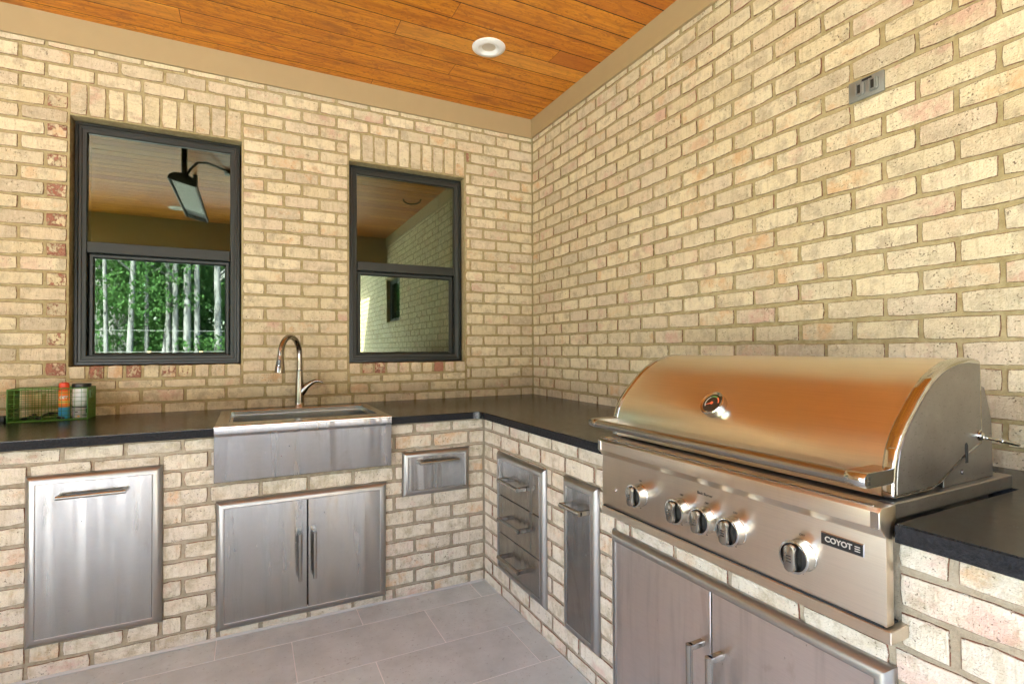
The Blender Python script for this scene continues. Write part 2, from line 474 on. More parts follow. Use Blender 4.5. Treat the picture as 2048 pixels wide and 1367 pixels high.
def pick(L):
    for l0, h0, ms in FULL:
        if L > l0*.72: return l0, h0, BRNG.choice(ms)
    return FULL[-1][0], FULL[-1][1], BRNG.choice(FULL[-1][2])


def in_view(p, m=1.06):
    d = Vector(p)-CAM; z = d.dot(fw)
    if z < .15: return 0.
    x, y = d.dot(r2)/z*FPX, d.dot(u2)/z*FPX
    if abs(x) > 1024*m or abs(y) > 684*m: return 0.
    return 1./(z*z)


def piece_matrix(face, u, w, L, H, l0, h0, vert=False, proud=0.):
    # face: ('y', Y) looks to -Y, u = X;  ('x', X) looks to -X, u = -Y
    s = Matrix.Diagonal((L/l0, 1, H/h0, 1))
    tw = Matrix.Rotation(R(90), 4, 'Y') if vert else Matrix.Identity(4)
    wob = Matrix.Rotation(R(BRNG.gauss(0, .25)), 4, 'Y') @ Matrix.Rotation(R(BRNG.gauss(0, .35)), 4, 'Z')
    if face[0] == 'y': return Matrix.Translation((u, face[1]-proud, w)) @ wob @ tw @ s
    return Matrix.Translation((face[1]-proud, -u, w)) @ Matrix.Rotation(R(-90), 4, 'Z') @ wob @ tw @ s


def course_pieces(u0, u1, z0, z1, zj0, off_even, off_odd, holes):
    out = []
    n0 = math.floor((z0-zj0)/ROW); n1 = math.ceil((z1-zj0)/ROW)
    for n in range(n0, n1):
        a, b = max(z0, zj0+n*ROW), min(z1, zj0+(n+1)*ROW)
        if b-a < .018: continue
        cross = [h for h in holes if h[2] < b-.004 and h[3] > a+.004]
        cuts = sorted({u0, u1} | {min(max(x, u0), u1) for h in cross for x in h[:2]})
        segs = []
        for p, q in zip(cuts, cuts[1:]):
            m = (p+q)/2
            zlist = [(a, b)]
            for h in cross:
                if h[0] < m < h[1]:
                    zlist = [t for za, zb in zlist for t in ((za, min(zb, h[2])), (max(za, h[3]), zb)) if t[1]-t[0] > .016]
            for t in zlist: segs.append((p, q)+t)
        merged = []
        for g in segs:                          # neighbours of equal height run on
            if merged and abs(merged[-1][1]-g[0]) < 1e-6 and merged[-1][2:] == g[2:]: merged[-1] = (merged[-1][0], g[1])+g[2:]
            else: merged.append(g)
        off = off_even if n % 2 == 0 else off_odd
        for p, q, za, zb in merged:
            js = []
            k = math.floor((p-off)/BL)
            while off+k*BL < q+BL:
                x = off+k*BL
                if p+.03 < x < q-.03: js.append(x)
                k += 1
            js = [p]+js+[q]
            for x0, x1 in zip(js, js[1:]):
                if x1-x0 > .024: out.append((x0, x1, za, zb))
    return out


def lay(parent, face, pieces, mat, limit=300, extra=()):
    """pieces (u0,u1,z0,z1) -> the ones showing largest as separate bricks, the rest joined"""
    items = []
    for p in pieces:
        items.append((p, False, mat))
    items += list(extra)
    rank = []
    for (u0, u1, z0, z1), vert, mt in items:
        c = ((u0+u1)/2, face[1], (z0+z1)/2) if face[0] == 'y' else (face[1], -(u0+u1)/2, (z0+z1)/2)
        rank.append(in_view(c)*(u1-u0)*(z1-z0))
    order = sorted(range(len(items)), key=lambda i: -rank[i])
    rest = {}
    for pos, i in enumerate(order):
        (u0, u1, z0, z1), vert, mt = items[i]
        L, H = (z1-z0-JT, u1-u0-JT) if vert else (u1-u0-JT, z1-z0-JT)
        L += BRNG.uniform(-.003, .001); H += BRNG.uniform(-.0025, .001)
        l0, h0, me = pick(L)
        mx = piece_matrix(face, (u0+u1)/2+BRNG.uniform(-.001, .001), (z0+z1)/2+BRNG.uniform(-.001, .001), L, H, l0, h0, vert, BRNG.uniform(-.001, .0025))
        if pos < limit and rank[i] > 0:
            o = bpy.data.objects.new('brick', me); COL.objects.link(o); o.parent = parent
            if not me.materials: me.materials.append(mt)
            if mt != me.materials[0]:
                o.material_slots[0].link = 'OBJECT'; o.material_slots[0].material = mt
            mw = Matrix.Translation(-WORLD[parent.name]) @ mx
            o.matrix_local = mw
        else:
            rest.setdefault(mt.name, []).append((me, mx, mt))
    for k, lst in rest.items():
        bm = bmesh.new()
        for me, mx, mt in lst:
            n0 = len(bm.verts)
            bm.from_mesh(me); bm.verts.ensure_lookup_table()
            bmesh.ops.transform(bm, matrix=mx, verts=bm.verts[n0:])
        bmesh.ops.translate(bm, verts=bm.verts[:], vec=-WORLD[parent.name])
        m2 = bpy.data.meshes.new('remaining_bricks'); bm.to_mesh(m2); bm.free()
        for p in m2.polygons: p.use_smooth = True
        m2.set_sharp_from_angle(angle=R(25))
        o = link('remaining_bricks', m2, lst[0][2], parent, WORLD[parent.name]); o['kind'] = 'stuff'


# ---------------------------------------------------------------- back wall
XL, YF = -5.4, -8.2              # left end of the back wall, far end of the right wall
MREC = .0044
def holed_slab(holes, a0, a1, z0, z1, d0, d1, ax):
    """wall core with rectangular openings: strips that butt end to end"""
    mb = MB()
    xs = sorted({a0, a1} | {h[k] for h in holes for k in (0, 1)})
    for p, q in zip(xs, xs[1:]):
        cut = sorted((h[2], h[3]) for h in holes if h[0] < (p+q)/2 < h[1])
        z = z0
        for c0, c1 in cut+[(z1, None)]:
            if c0 > z:
                if ax == 'y': mb.box(p, q, d0, d1, z, c0)
                else: mb.box(d0, d1, p, q, z, c0)
            z = c1
    bmesh.ops.remove_doubles(mb.bm, verts=mb.bm.verts[:], dist=1e-5)
    return mb


wholes = [(a-.002, b+.002, c-.002, d+.002) for a, b, c, d in WIN.values()]
back = holed_slab(wholes, XL, .25, 0, 3.2, MREC, .25, 'y').build('back_wall', M['mortar'], smooth=0)
tag(back, 'whitewashed brick wall with two black windows above the sink counter', 'wall')
bz0 = ZC-.03
holes, extra = [], []
for k, (a, b, c, d) in WIN.items():
    zs0, zs1 = d, 2.628                       # soldier course over the opening
    holes.append((a-.005, b+.005, c-.127, zs1))
    n = 10; st = (b-a+.01)/n
    for i in range(n):
        extra.append(((a-.005+i*st, a-.005+(i+1)*st, zs0+.004, zs1), True, M['brick']))
    for i in range(n):                         # rowlock sill
        extra.append(((a-.005+i*st, a-.005+(i+1)*st, c-.073, c+.006), False, M['brick_red'] if (i in (1, 3, 5, 6) if k == 'l' else i in (1, 2, 6, 7)) else M['brick']))
    u = a-.005
    while u < b-.02:                           # thin cut course below the sill
        q = min(u+BL*1.02, b+.005); extra.append(((u, q, c-.127, c-.073), False, M['brick'])); u = q
ZJ = 2.7789-ROW*36
pc = course_pieces(XL, .0, bz0, 2.86, ZJ, .0, .1, holes)
redl = []
keep = []
for p in pc:                                   # worn headers beside the left jamb
    if abs(p[1]-(WIN['l'][0]-.005)) < .002 and p[1]-p[0] < .13 and round(p[2]/ROW) % 4 != 0: extra.append((p, False, M['brick_red']))
    elif abs(p[0]-(WIN['r'][1]+.005)) < .002 and p[1]-p[0] < .05 and BRNG.random() < .4: extra.append((p, False, M['brick_red']))
    else: keep.append(p)
lay(back, ('y', 0.), keep, M['brick'], 300, extra)
# ---------------------------------------------------------------- right wall
RW = (3.66, 4.44, 1.66, 2.30)
rholes = [(-RW[1]-.002, -RW[0]+.002, RW[2]-.002, RW[3]+.002)]
right = holed_slab(rholes, YF, .0, 0, 3.2, MREC, .25, 'x').build('right_wall', M['mortar'], smooth=0)
tag(right, 'long whitewashed brick wall behind the grill with a grey outlet cover', 'wall')
pc = course_pieces(.0, -YF, bz0, 2.95, ZJ, .1, .0, [(RW[0], RW[1], RW[2], RW[3])])
pc += course_pieces(3.62, -YF, 0, bz0, ZJ, .1, .0, [])
lay(right, ('x', 0.), pc, M['brick'], 300)
MB().box(-.55, .3, YF, -4.95, 3.0, 3.12).build('eave', M['tan'], right)

# ---------------------------------------------------------------- counter base
def base_joint(z): return z
XEND = -4.4; YEND = -3.62
basem = MB()
basem.box(XEND, XBASE+MREC+.30, YBASE+MREC, YBASE+.30, 0, ZC-.0385)
basem.box(XBASE+MREC, XBASE+.30, YEND+MREC, YBASE+MREC, 0, ZC-.0385)
base = basem.build('brick_counter_base', M['mortar_low'], smooth=0)
tag(base, 'L-shaped whitewashed brick base carrying the black countertop', 'counter base')
ph = [(-2.63, -2.208, .13, .764), (-2.0, -1.286, .045, .585), (-1.186, -.845, .514, .72), (-2.0, -1.275, .70, .89)]
pc = course_pieces(XEND, XBASE, 0, ZC-.039, .062, .07, .165, ph)
lay(base, ('y', YBASE), pc, M['brick_base'], 150)
ph2 = [(.985, 1.446, .146, .722), (1.613, 1.822, .146, .732), (1.922, 2.789, .07, .614), (1.935, 2.80, .72, .89)]
pc = course_pieces(-YBASE, -YEND, 0, ZC-.039, .062, .093, .0, ph2)
lay(base, ('x', XBASE), pc, M['brick_base'], 150)
hz = MB()                                     # smeared grout at the foot of the brick
hz.prism([(YBASE-.012, .0022), (YBASE-.002, .0022), (YBASE-.002, .010)], 0, XEND, XBASE)
hz.prism([(XBASE-.006, .0024), (XBASE-.002, .0024), (XBASE-.002, .006)], 1, YEND, YBASE-.012)
hz.build('grout_smear', M['smear'], base, smooth=0)

# ---------------------------------------------------------------- countertop (L shape, cut for sink and grill)
GY0, GY1 = -2.811, -1.923
def counter():
    xs = [XEND, -2.016, -1.258, -.778, -.262, -.003]
    ys = [YEND-.03, GY0-.004, GY1+.006, -.817, -.214, -.003]
    mb = MB(); bm = mb.bm
    V = {}
    def v(i, j, z):
        k = (i, j, z)
        if k not in V: V[k] = bm.verts.new((xs[i], ys[j], z))
        return V[k]
    cells = set()
    for i in range(5):
        for j in range(5):
            x, y = (xs[i]+xs[i+1])/2, (ys[j]+ys[j+1])/2
            ins = y > -.817 or x > -.778
            if -2.016 < x < -1.258 and -.817 < y < -.214: ins = False
            if GY0-.004 < y < GY1+.006 and x < -.262: ins = False
            if ins: cells.add((i, j))
    z1, z0 = ZC, ZC-.036
    for i, j in cells:
        bm.faces.new((v(i, j, z1), v(i+1, j, z1), v(i+1, j+1, z1), v(i, j+1, z1)))
        bm.faces.new((v(i, j, z0), v(i, j+1, z0), v(i+1, j+1, z0), v(i+1, j, z0)))
        for di, dj, p, q in ((-1, 0, (i, j+1), (i, j)), (1, 0, (i+1, j), (i+1, j+1)), (0, -1, (i, j), (i+1, j)), (0, 1, (i+1, j+1), (i, j+1))):
            if (i+di, j+dj) not in cells:
                f = bm.faces.new((v(*p, z1), v(*p, z0), v(*q, z0), v(*q, z1))); f.material_index = 1
    bmesh.ops.dissolve_limit(bm, angle_limit=.01, verts=bm.verts[:], edges=bm.edges[:], delimit={'MATERIAL'})
    ed = [e for e in bm.edges if len(e.link_faces) == 2 and {f.material_index for f in e.link_faces} == {0, 1} and e.verts[0].co.z > ZC-.01]
    bmesh.ops.bevel(bm, geom=ed, offset=.003, segments=2, affect='EDGES')
    # rounded inner corner
    cx_, cy_, r = -.778, -.817, .045
    pts = [(cx_, cy_), (cx_, cy_-r)]
    pts += [(cx_-r+r*math.cos(a), cy_-r+r*math.sin(a)) for a in [R(x) for x in (15, 30, 45, 60, 75)]]
    pts += [(cx_-r, cy_)]
    mb.prism(pts, 2, ZC-.036, ZC-.0004)
    o = mb.build('countertop', M['granite'], smooth=30)
    o.data.materials.append(M['granite_edge'])
    return tag(o, 'L-shaped black granite countertop with rough front edge', 'countertop')
counter()

# ---------------------------------------------------------------- ceiling
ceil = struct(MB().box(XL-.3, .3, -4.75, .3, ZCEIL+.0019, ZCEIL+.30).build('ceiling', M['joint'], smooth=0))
MB().box(XL-.5, .35, -4.95, .35, ZCEIL+.302, ZCEIL+.42).build('porch_roof', M['roof'], ceil, smooth=0)
PW = .1327
joints = {0: [-1.19, -4.3], 1: [-2.9], 2: [-2.2, -4.9], 3: [-.785, -3.6], 4: [-2.7], 5: [-1.185, -4.1], 6: [-.3, -3.0]}
prng = random.Random(4)
i = 0; y1 = -.078+PW
while y1-PW > -4.5:
    y0 = y1-PW
    ya, yb = y0, min(y1, -.002)
    js = joints.get(i, [-prng.uniform(.4, 3.0), -prng.uniform(3.6, 5.6)])
    xs = [XL]+sorted(js)+[-.002]
    for a, b in zip(xs, xs[1:]):
        mb = MB(); g = .0042; c = .0007
        mb.prism([(ya+g, ZCEIL+.0017), (ya+g, ZCEIL+c), (ya+g+c, ZCEIL), (yb-g-c, ZCEIL), (yb-g, ZCEIL+c), (yb-g, ZCEIL+.0017)], 0, a+.0016, b-.0016)
        mb.build('plank', M['wood'], ceil, smooth=0)
    y1 = y0; i += 1
MB().prism([(-.02, ZFR), (-.0205, ZCEIL-.0005), (-.003, ZCEIL-.0005), (-.003, ZFR)], 0, XL, -.0005).build('frieze_board', M['tan'], ceil, smooth=0)
MB().prism([(-.02, ZFR), (-.0205, ZCEIL-.0007), (-.003, ZCEIL-.0007), (-.003, ZFR)], 1, -4.45, -.0206).build('frieze_board', M['tan'], ceil, smooth=0)
MB().box(XL, -.0002, -4.68, -4.44, 2.46, ZCEIL-.0006, .004).build('header_beam', M['tan'], ceil, smooth=0)
side = MB().box(XL-.3, XL-.0001, -2.4, .2, 0, 3.2).build('added_side_wall', M['mortar'], smooth=0)  # unseen wall, added to dim the right wall and warm the reflections
tag(side, 'added whitewashed brick wall dimming the right wall, outside the picture at left', 'wall')
mb = MB()
for n_ in range(38):
    for k in range(24):
        u = -.01-k*BL-(.1 if n_ % 2 else 0)
        if u-BL > -2.4: mb.box(XL, XL+.005, u-BL+.006, u-.006, n_*ROW+.006, (n_+1)*ROW-.006)
mb.build('remaining_bricks', M['brick'], side, smooth=0)['kind'] = 'stuff'

# ---------------------------------------------------------------- floor
floor = struct(MB().box(XL, .2, -4.9, .2, -.12, -.0012).build('floor', M['haze'], smooth=0))
TY = [-.66, -.952, -1.257, -1.562, -1.867, -2.172, -2.477, -2.782, -3.087, -3.392, -3.697, -4.002, -4.307, -4.612, -4.9]
for j, (yb, ya) in enumerate(zip(TY, TY[1:])):
    off = (-.832, -1.131, -.84)[j] if j < 3 else (-1.13 if j % 2 else -.84)
    x = off+.587*2
    while x > XL:
        a, b = max(x-.587, XL), min(x, -.50)
        if b-a > .03:
            MB().box(a+.0018, b-.0018, ya+.0018, yb-.0018, -.0011, .0, .0004).build('tile', M['tile'], floor, smooth=0)
        x -= .587

# ---------------------------------------------------------------- windows
def ring(mb, prof, x0, x1, z0, z1, ax='y'):
    """mitred frame: prof = [(inset, depth)] swept round the rectangle"""
    rings = []
    for d, h in prof:
        c = [(x0+d, z0+d), (x1-d, z0+d), (x1-d, z1-d), (x0+d, z1-d)]
        rings.append([Vector((x, h, z)) if ax == 'y' else Vector((h, x, z)) for x, z in c])
    mb.loops(rings, True, (False, False))
    return mb


def window(win, label, ax='y', split=True, name='window'):
    a, b, c, d = win
    P = (lambda y: y)
    if ax == 'y': t = empty(name, ((a+b)/2, .06, c), label, 'window', 'black framed windows in the brick walls')
    else: t = empty(name, (.06, (a+b)/2, c), label, 'window', 'black framed windows in the brick walls')
    fa, fb, fc, fd = a+.008, b-.008, c+.004, d-.010
    ring(MB(), [(0, .14), (0, .052), (.012, .050), (.016, .058), (.026, .058), (.030, .061), (.046, .063), (.050, .070), (.050, .14)], fa, fb, fc, fd, ax).build('frame', M['window_black'], t, smooth=25)
    zr = c+.657 if split else fc+.05
    def bx(x0, x1, y0, y1, z0, z1, nm, m, par, bv=.003):
        mb = MB()
        if ax == 'y': mb.box(x0, x1, y0, y1, z0, z1, bv)
        else: mb.box(y0, y1, x0, x1, z0, z1, bv)
        return mb.build(nm, m, par, smooth=25)
    ia, ib = fa+.049, fb-.049
    if split:
        bx(ia, ib, .056, .12, zr-.062, zr-.002, 'meeting_rail', M['window_black'], t, .004)
        # lower sash, set back
        sa, sb, s0, s1 = ia+.004, ib-.004, fc+.050, zr-.063
        sash = ring(MB(), [(0, .125), (0, .088), (.005, .085), (.016, .086), (.020, .092), (.024, .097), (.024, .125)], sa, sb, s0-.012, s1, ax).build('lower_sash', M['window_black'], t, smooth=25)
        bx(sa+.023, sb-.023, .098, .101, s0+.010, s1-.022, 'pane', M['glass'], sash, 0)
        bx(sa+.10, sb-.10, .076, .086, s0-.010, s0-.002, 'lift_rail', M['window_black'], sash, .002)
        bx(ia, ib, .066, .12, fc+.012, s0-.0125, 'bottom_rail', M['window_black'], t, .003)
    bx(ia, ib, .080, .083, zr-.003, fd-.049, 'pane', M['glass'], t, 0)
    return t
window(WIN['l'], 'black window left of the faucet, mirroring a heater and tall trees')
window(WIN['r'], 'black window right of the faucet, reflecting brick and ceiling')
window((-RW[1], -RW[0], RW[2], RW[3]), 'small black window high in the long brick wall, seen only in reflection', 'x', False)
# dim room behind the glass
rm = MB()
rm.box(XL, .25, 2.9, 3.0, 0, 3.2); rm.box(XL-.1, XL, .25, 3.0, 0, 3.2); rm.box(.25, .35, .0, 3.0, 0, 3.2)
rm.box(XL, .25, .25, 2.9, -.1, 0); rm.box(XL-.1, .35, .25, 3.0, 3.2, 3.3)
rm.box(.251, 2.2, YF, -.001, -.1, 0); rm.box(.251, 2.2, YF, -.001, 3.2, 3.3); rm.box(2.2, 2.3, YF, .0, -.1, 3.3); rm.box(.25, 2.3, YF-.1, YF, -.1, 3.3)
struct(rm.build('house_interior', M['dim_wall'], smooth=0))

# ---------------------------------------------------------------- built-in steel fronts
def mapper(face):
    return (lambda u, h, z: Vector((u, face[1]-h, z))) if face[0] == 'y' else (lambda u, h, z: Vector((face[1]-h, -u, z)))


FRP = [(0, 0), (0, .004), (.0025, .0095), (.007, .0148), (.013, .0190), (.020, .0218), (.027, .0230), (.031, .0230), (.033, .0218), (.0335, .002)]


def frame_ring(face, u0, u1, z0, z1, k=1.):
    P = mapper(face); mb = MB(); rings = []
    for d, h in FRP:
        rings.append([P(u0+d*k, h, z0+d*k), P(u1-d*k, h, z0+d*k), P(u1-d*k, h, z1-d*k), P(u0+d*k, h, z1-d*k)])
    return mb.loops(rings, True, (False, False))


def slab(face, u0, u1, z0, z1, h0, h1, b=.0015, mb=None):
    P = mapper(face); mb = mb or MB()
    p, q = P(u0, h0, z0), P(u1, h1, z1)
    return mb.box(min(p.x, q.x), max(p.x, q.x), min(p.y, q.y), max(p.y, q.y), min(p.z, q.z), max(p.z, q.z), b)


def bar_handle(face, par, u0, z0, u1, z1, h0, h1, r=.0095):
    """round bar on two flat end blocks"""
    P = mapper(face)
    hd = MB()
    d = Vector((u1-u0, z1-z0)).normalized(); bl = .015
    hd.tube([P(u0+d.x*.0005, h1, z0+d.y*.0005), P(u1-d.x*.0005, h1, z1-d.y*.0005)], r, 16)
    o = hd.build('handle', M['steel_bar'], par, smooth=40)
    for uu, zz, s in ((u0, z0, 1), (u1, z1, -1)):
        e = MB()
        ux = (uu, uu+d.x*bl*s); zx = (zz, zz+d.y*bl*s)
        if abs(d.x) > .5: slab(face, min(ux), max(ux), zz-r*.98, zz+r*.98, h0, h1, .002, e)
        else: slab(face, uu-r*.98, uu+r*.98, min(zx), max(zx), h0, h1, .002, e)
        e.tube([P(uu, h1, zz), P(uu+d.x*bl*s, h1, zz+d.y*bl*s)], r*1.03, 16)
        e.build('handle_post', M['steel_bar'], o, smooth=40)
    return o


def front(name, face, rect, doors, label, cat, k=1., mat='steel_v', hr=.0095):
    u0, u1, z0, z1 = rect; P = mapper(face)
    t = empty(name, P((u0+u1)/2, 0, z0), label, cat)
    frame_ring(face, u0, u1, z0, z1, k).build('frame', M['steel_frame'], t, smooth=28)
    slab(face, u0+.02, u1-.02, z0+.02, z1-.02, -.12, .0015, 0).build('recess', M['gap_shade'], t, smooth=0)
    for nm, (a, b, c, d), hs in doors:
        o = slab(face, a, b, c, d, .003, .0190, .0018).build(nm, M[mat], t, smooth=0)
        for h in hs: bar_handle(face, o, *h, r=.0078 if face[0] == 'y' else .0095)
    return t


FB, FR = ('y', YBASE), ('x', XBASE)
front('pull_out_bin_door', FB, (-2.637, -2.202, .126, .774), [('door', (-2.612, -2.236, .146, .744), [(-2.535, .691, -2.318, .691, .019, .055)])],
      'tall stainless pull-out door with a horizontal bar handle, left of the sink', 'cabinet door')
front('sink_cabinet_doors', FB, (-2.010, -1.277, .036, .594),
      [('door', (-1.985, -1.6425, .050, .567), [(-1.675, .418, -1.675, .207, .019, .060)]),
       ('door', (-1.6375, -1.291, .050, .567), [(-1.612, .418, -1.612, .208, .019, .060)])],
      'stainless double doors under the farmhouse sink with two vertical handles', 'cabinet door')
front('single_drawer_unit', FB, (-1.195, -.835, .506, .730), [('drawer_front', (-1.166, -.862, .530, .703), [(-1.116, .675, -.906, .675, .019, .052)])],
      'small single stainless drawer in the brick between sink and corner', 'drawer', .85)
tri = (.976, 1.4565, .138, .731)
front('drawer_stack', FR, tri, [('drawer_front', (1.0035, 1.4175, .5235, .7035), [(1.102, .617, 1.303, .614, .019, .064)]),
                               ('drawer_front', (1.0035, 1.4175, .3375, .5195), [(1.100, .429, 1.306, .429, .019, .064)]),
                               ('drawer_front', (1.0035, 1.4175, .1655, .3335), [(1.097, .247, 1.305, .247, .019, .064)])],
      'stack of three stainless drawers beside the inner corner', 'drawer unit')
front('narrow_pull_out', FR, (1.602, 1.832, .136, .742), [('door', (1.6295, 1.796, .164, .714), [(1.662, .647, 1.796, .647, .019, .064)])],
      'narrow tall stainless pull-out between the drawer stack and the grill', 'cabinet door')
front('grill_cabinet_doors', FR, (1.912, 2.80, .06, .624), [('door', (1.9375, 2.352, .088, .596), [(2.325, .448, 2.325, .20, .019, .070)]),
                                                          ('door', (2.3565, 2.7715, .088, .596), [(2.392, .448, 2.392, .20, .019, .070)])],
      'wide stainless double doors below the grill, streaked with grime', 'cabinet door', 1., 'steel_lite')

# ---------------------------------------------------------------- farmhouse sink
sink = empty('farmhouse_sink', (-1.637, -.5, ZC), 'stainless farmhouse sink with deep apron front set into the black counter', 'sink')
sx0, sx1, sy0, sy1, sz = -2.016, -1.258, -.838, -.216, .9245
bx0, bx1, by0, by1 = -1.965, -1.296, -.715, -.240
mb = MB()
def rect(x0, x1, y0, y1, z): return [Vector((x0, y0, z)), Vector((x1, y0, z)), Vector((x1, y1, z)), Vector((x0, y1, z))]
mb.loops([rect(sx0, sx1, sy0, sy1, ZC+.0006), rect(sx0, sx1, sy0, sy1, sz-.004), rect(sx0+.003, sx1-.003, sy0+.004, sy1-.003, sz), rect(bx0-.004, bx1+.004, by0-.004, by1+.004, sz),
          rect(bx0, bx1, by0, by1, sz-.004), rect(bx0, bx1, by0, by1, sz-.022), rect(bx0+.012, bx1-.012, by0+.012, by1-.012, sz-.024),
          rect(bx0+.014, bx1-.014, by0+.014, by1-.014, sz-.21), rect(bx0+.03, bx1-.03, by0+.03, by1-.03, sz-.222)], True, (False, True))
mb.build('basin', M['steel_basin'], sink, smooth=30)
ap = MB().prism([(sy0, sz-.006), (sy0, .890), (sy0+.012, .877), (sy0+.012, .684), (sy0+.016, .680), (-.775, .680), (-.775, ZC-.04), (-.819, ZC-.038), (-.819, sz-.006)], 0, sx0, sx1, .0012)
ap.build('apron', M['steel_x'], sink, smooth=30)
MB().lathe([(.045, 0), (.045, .004), (.030, .003), (.028, -.004)], (-1.63, -.45, sz-.2215)).build('drain', M['steel_polish'], sink)

# ---------------------------------------------------------------- faucet
fx, fy = -1.6205, -.105
fau = empty('faucet', (fx, fy, ZC), 'brushed nickel gooseneck pull-down faucet behind the sink', 'faucet')
MB().lathe([(.031, 0), (.031, .004), (.0265, .008), (.0262, .03), (.0225, .13), (.0180, .19), (.0165, .212)], (fx, fy, ZC)).build('column', M['nickel'], fau, smooth=50)
MB().lathe([(.0168, .2125), (.0172, .2135), (.0172, .2155), (.0168, .2165)], (fx, fy, ZC)).build('seam_ring', M['black'], fau)
dv = Vector((-.11, -.18, 0)); reach = dv.length; dv.normalize(); rad = reach/2
pth = [Vector((fx, fy, ZC+.2165)), Vector((fx, fy, ZC+.26)), Vector((fx, fy, 1.215))]
cz = 1.216
for k in range(1, 16):
    a = math.pi*k/15.0
    pth.append(Vector((fx, fy, cz)) + dv*(rad-rad*math.cos(a)) + Vector((0, 0, rad*math.sin(a))))
MB().tube(pth, .0155, 18).build('gooseneck', M['nickel'], fau, smooth=50)
hp = pth[-1]
ht = (Vector((0, 0, -1)) + dv*.10).normalized()
hd = MB().tube([hp, hp+ht*.008, hp+ht*.03, hp+ht*.06, hp+ht*.088, hp+ht*.094], [.0158, .0172, .0195, .0235, .0268, .0262], 20).build('spray_head', M['nickel'], fau, smooth=50)
cv = (CAM-hp); cv.z = 0; cv.normalize(); cv = (cv + Vector((-.30, 0, 0))).normalized()
bmid = hp+ht*.042+cv*.0195
ups = -ht; sd = ups.cross(cv).normalized(); nrm = sd.cross(ups).normalized()
mb = MB(); pts = []
for k in range(16):
    a = 2*math.pi*k/16; pts.append((math.cos(a)*.0085, math.sin(a)*.0085+(.013 if math.sin(a) > 0 else -.013)))
if nrm.dot(cv) < 0: nrm = -nrm
mb.loops([[bmid+sd*x+ups*y-nrm*.005 for x, y in pts], [bmid+sd*x+ups*y+nrm*.003 for x, y in pts]])
pad = mb.build('button_pad', M['black'], hd)
mb = MB()
for yy in (.012, .003, -.010): mb.lathe([(.0022 if yy > -.005 else .0036, 0), (.0022 if yy > -.005 else .0036, .0012)], bmid+ups*yy+nrm*.0028, nrm, 10)
mb.build('button', M['silver'], hd)
mb = MB().tube([(fx+.004, fy-.002, .985), (fx+.022, fy-.008, 1.012), (fx+.038, fy-.012, 1.035), (fx+.058, fy-.016, 1.051), (fx+.066, fy-.018, 1.056)], [.019, .019, .017, .0145, .0138], 16)
mb.build('lever_stem', M['nickel'], fau, smooth=50)
mb = MB().tube([(fx+.0675, fy-.018, 1.057), (fx+.085, fy-.022, 1.065), (fx+.10, fy-.026, 1.0655), (fx+.118, fy-.03, 1.058), (fx+.126, fy-.032, 1.0555)], [.0135, .0115, .0085, .0058, .0048], 14)
mb.build('lever', M['nickel'], fau, smooth=50)

# ---------------------------------------------------------------- text helper
def text_mesh(name, txt, size, mat, par, origin, ux, uy, depth=.0006, align='CENTER', wrap_r=None, bold=0.):
    cu = bpy.data.curves.new(name, 'FONT'); cu.body = txt; cu.size = size; cu.align_x = align; cu.align_y = 'CENTER'; cu.extrude = depth; cu.offset = bold
    ob = bpy.data.objects.new(name, cu); COL.objects.link(ob)
    dg = bpy.context.evaluated_depsgraph_get(); me = bpy.data.meshes.new_from_object(ob.evaluated_get(dg)); me.name = name
    bpy.data.objects.remove(ob); bpy.data.curves.remove(cu)
    ux, uy = Vector(ux).normalized(), Vector(uy).normalized(); un = ux.cross(uy)
    po = WORLD[par.name]
    for v in me.vertices:
        x, y, z = v.co
        if wrap_r:
            a = x/wrap_r
            p = Vector(origin)+ux*math.sin(a)*(wrap_r+z)+un*(math.cos(a)-1)*wrap_r+un*z*math.cos(a)+uy*y
        else: p = Vector(origin)+ux*x+uy*y+un*z
        v.co = p-po
    me.materials.clear(); me.materials.append(mat)
    return link(name, me, mat, par, po)


# ---------------------------------------------------------------- grill
gr = empty('gas_grill', (-.55, (GY0+GY1)/2, ZC), 'large built-in stainless gas grill with curved hood and five knobs', 'grill')
XP = -.80
body = [(XP, .7185), (XP, .887), (-.8185, .9065), (-.8195, .938), (-.813, .9455), (-.765, .9455), (-.765, .9150), (-.775, .905), (-.775, .7185)]
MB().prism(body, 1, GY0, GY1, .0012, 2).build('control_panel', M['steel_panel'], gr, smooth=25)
MB().prism([(-.8003, .8885), (-.8180, .9060), (-.8172, .9066), (-.7995, .8891)], 1, GY0+.012, GY1-.012).build('polished_strip', M['steel_polish'], gr, smooth=0)
MB().box(-.8145, -.806, GY0+.014, GY1-.014, .9450, .9485, .001).build('rail_lip', M['steel_bar'], gr)
MB().box(-.8202, -.8185, GY0+.0015, GY0+.017, .9072, .9375, .0004).build('rail_end', M['steel_polish'], gr)
MB().box(-.8202, -.8185, GY1-.017, GY1-.0015, .9072, .9375, .0004).build('rail_end', M['steel_polish'], gr)
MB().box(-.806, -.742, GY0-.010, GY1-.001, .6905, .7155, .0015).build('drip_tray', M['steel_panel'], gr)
MB().box(-.802, -.75, GY0+.006, GY1-.006, .7140, .7195).build('gap', M['gap_shade'], gr, smooth=0)
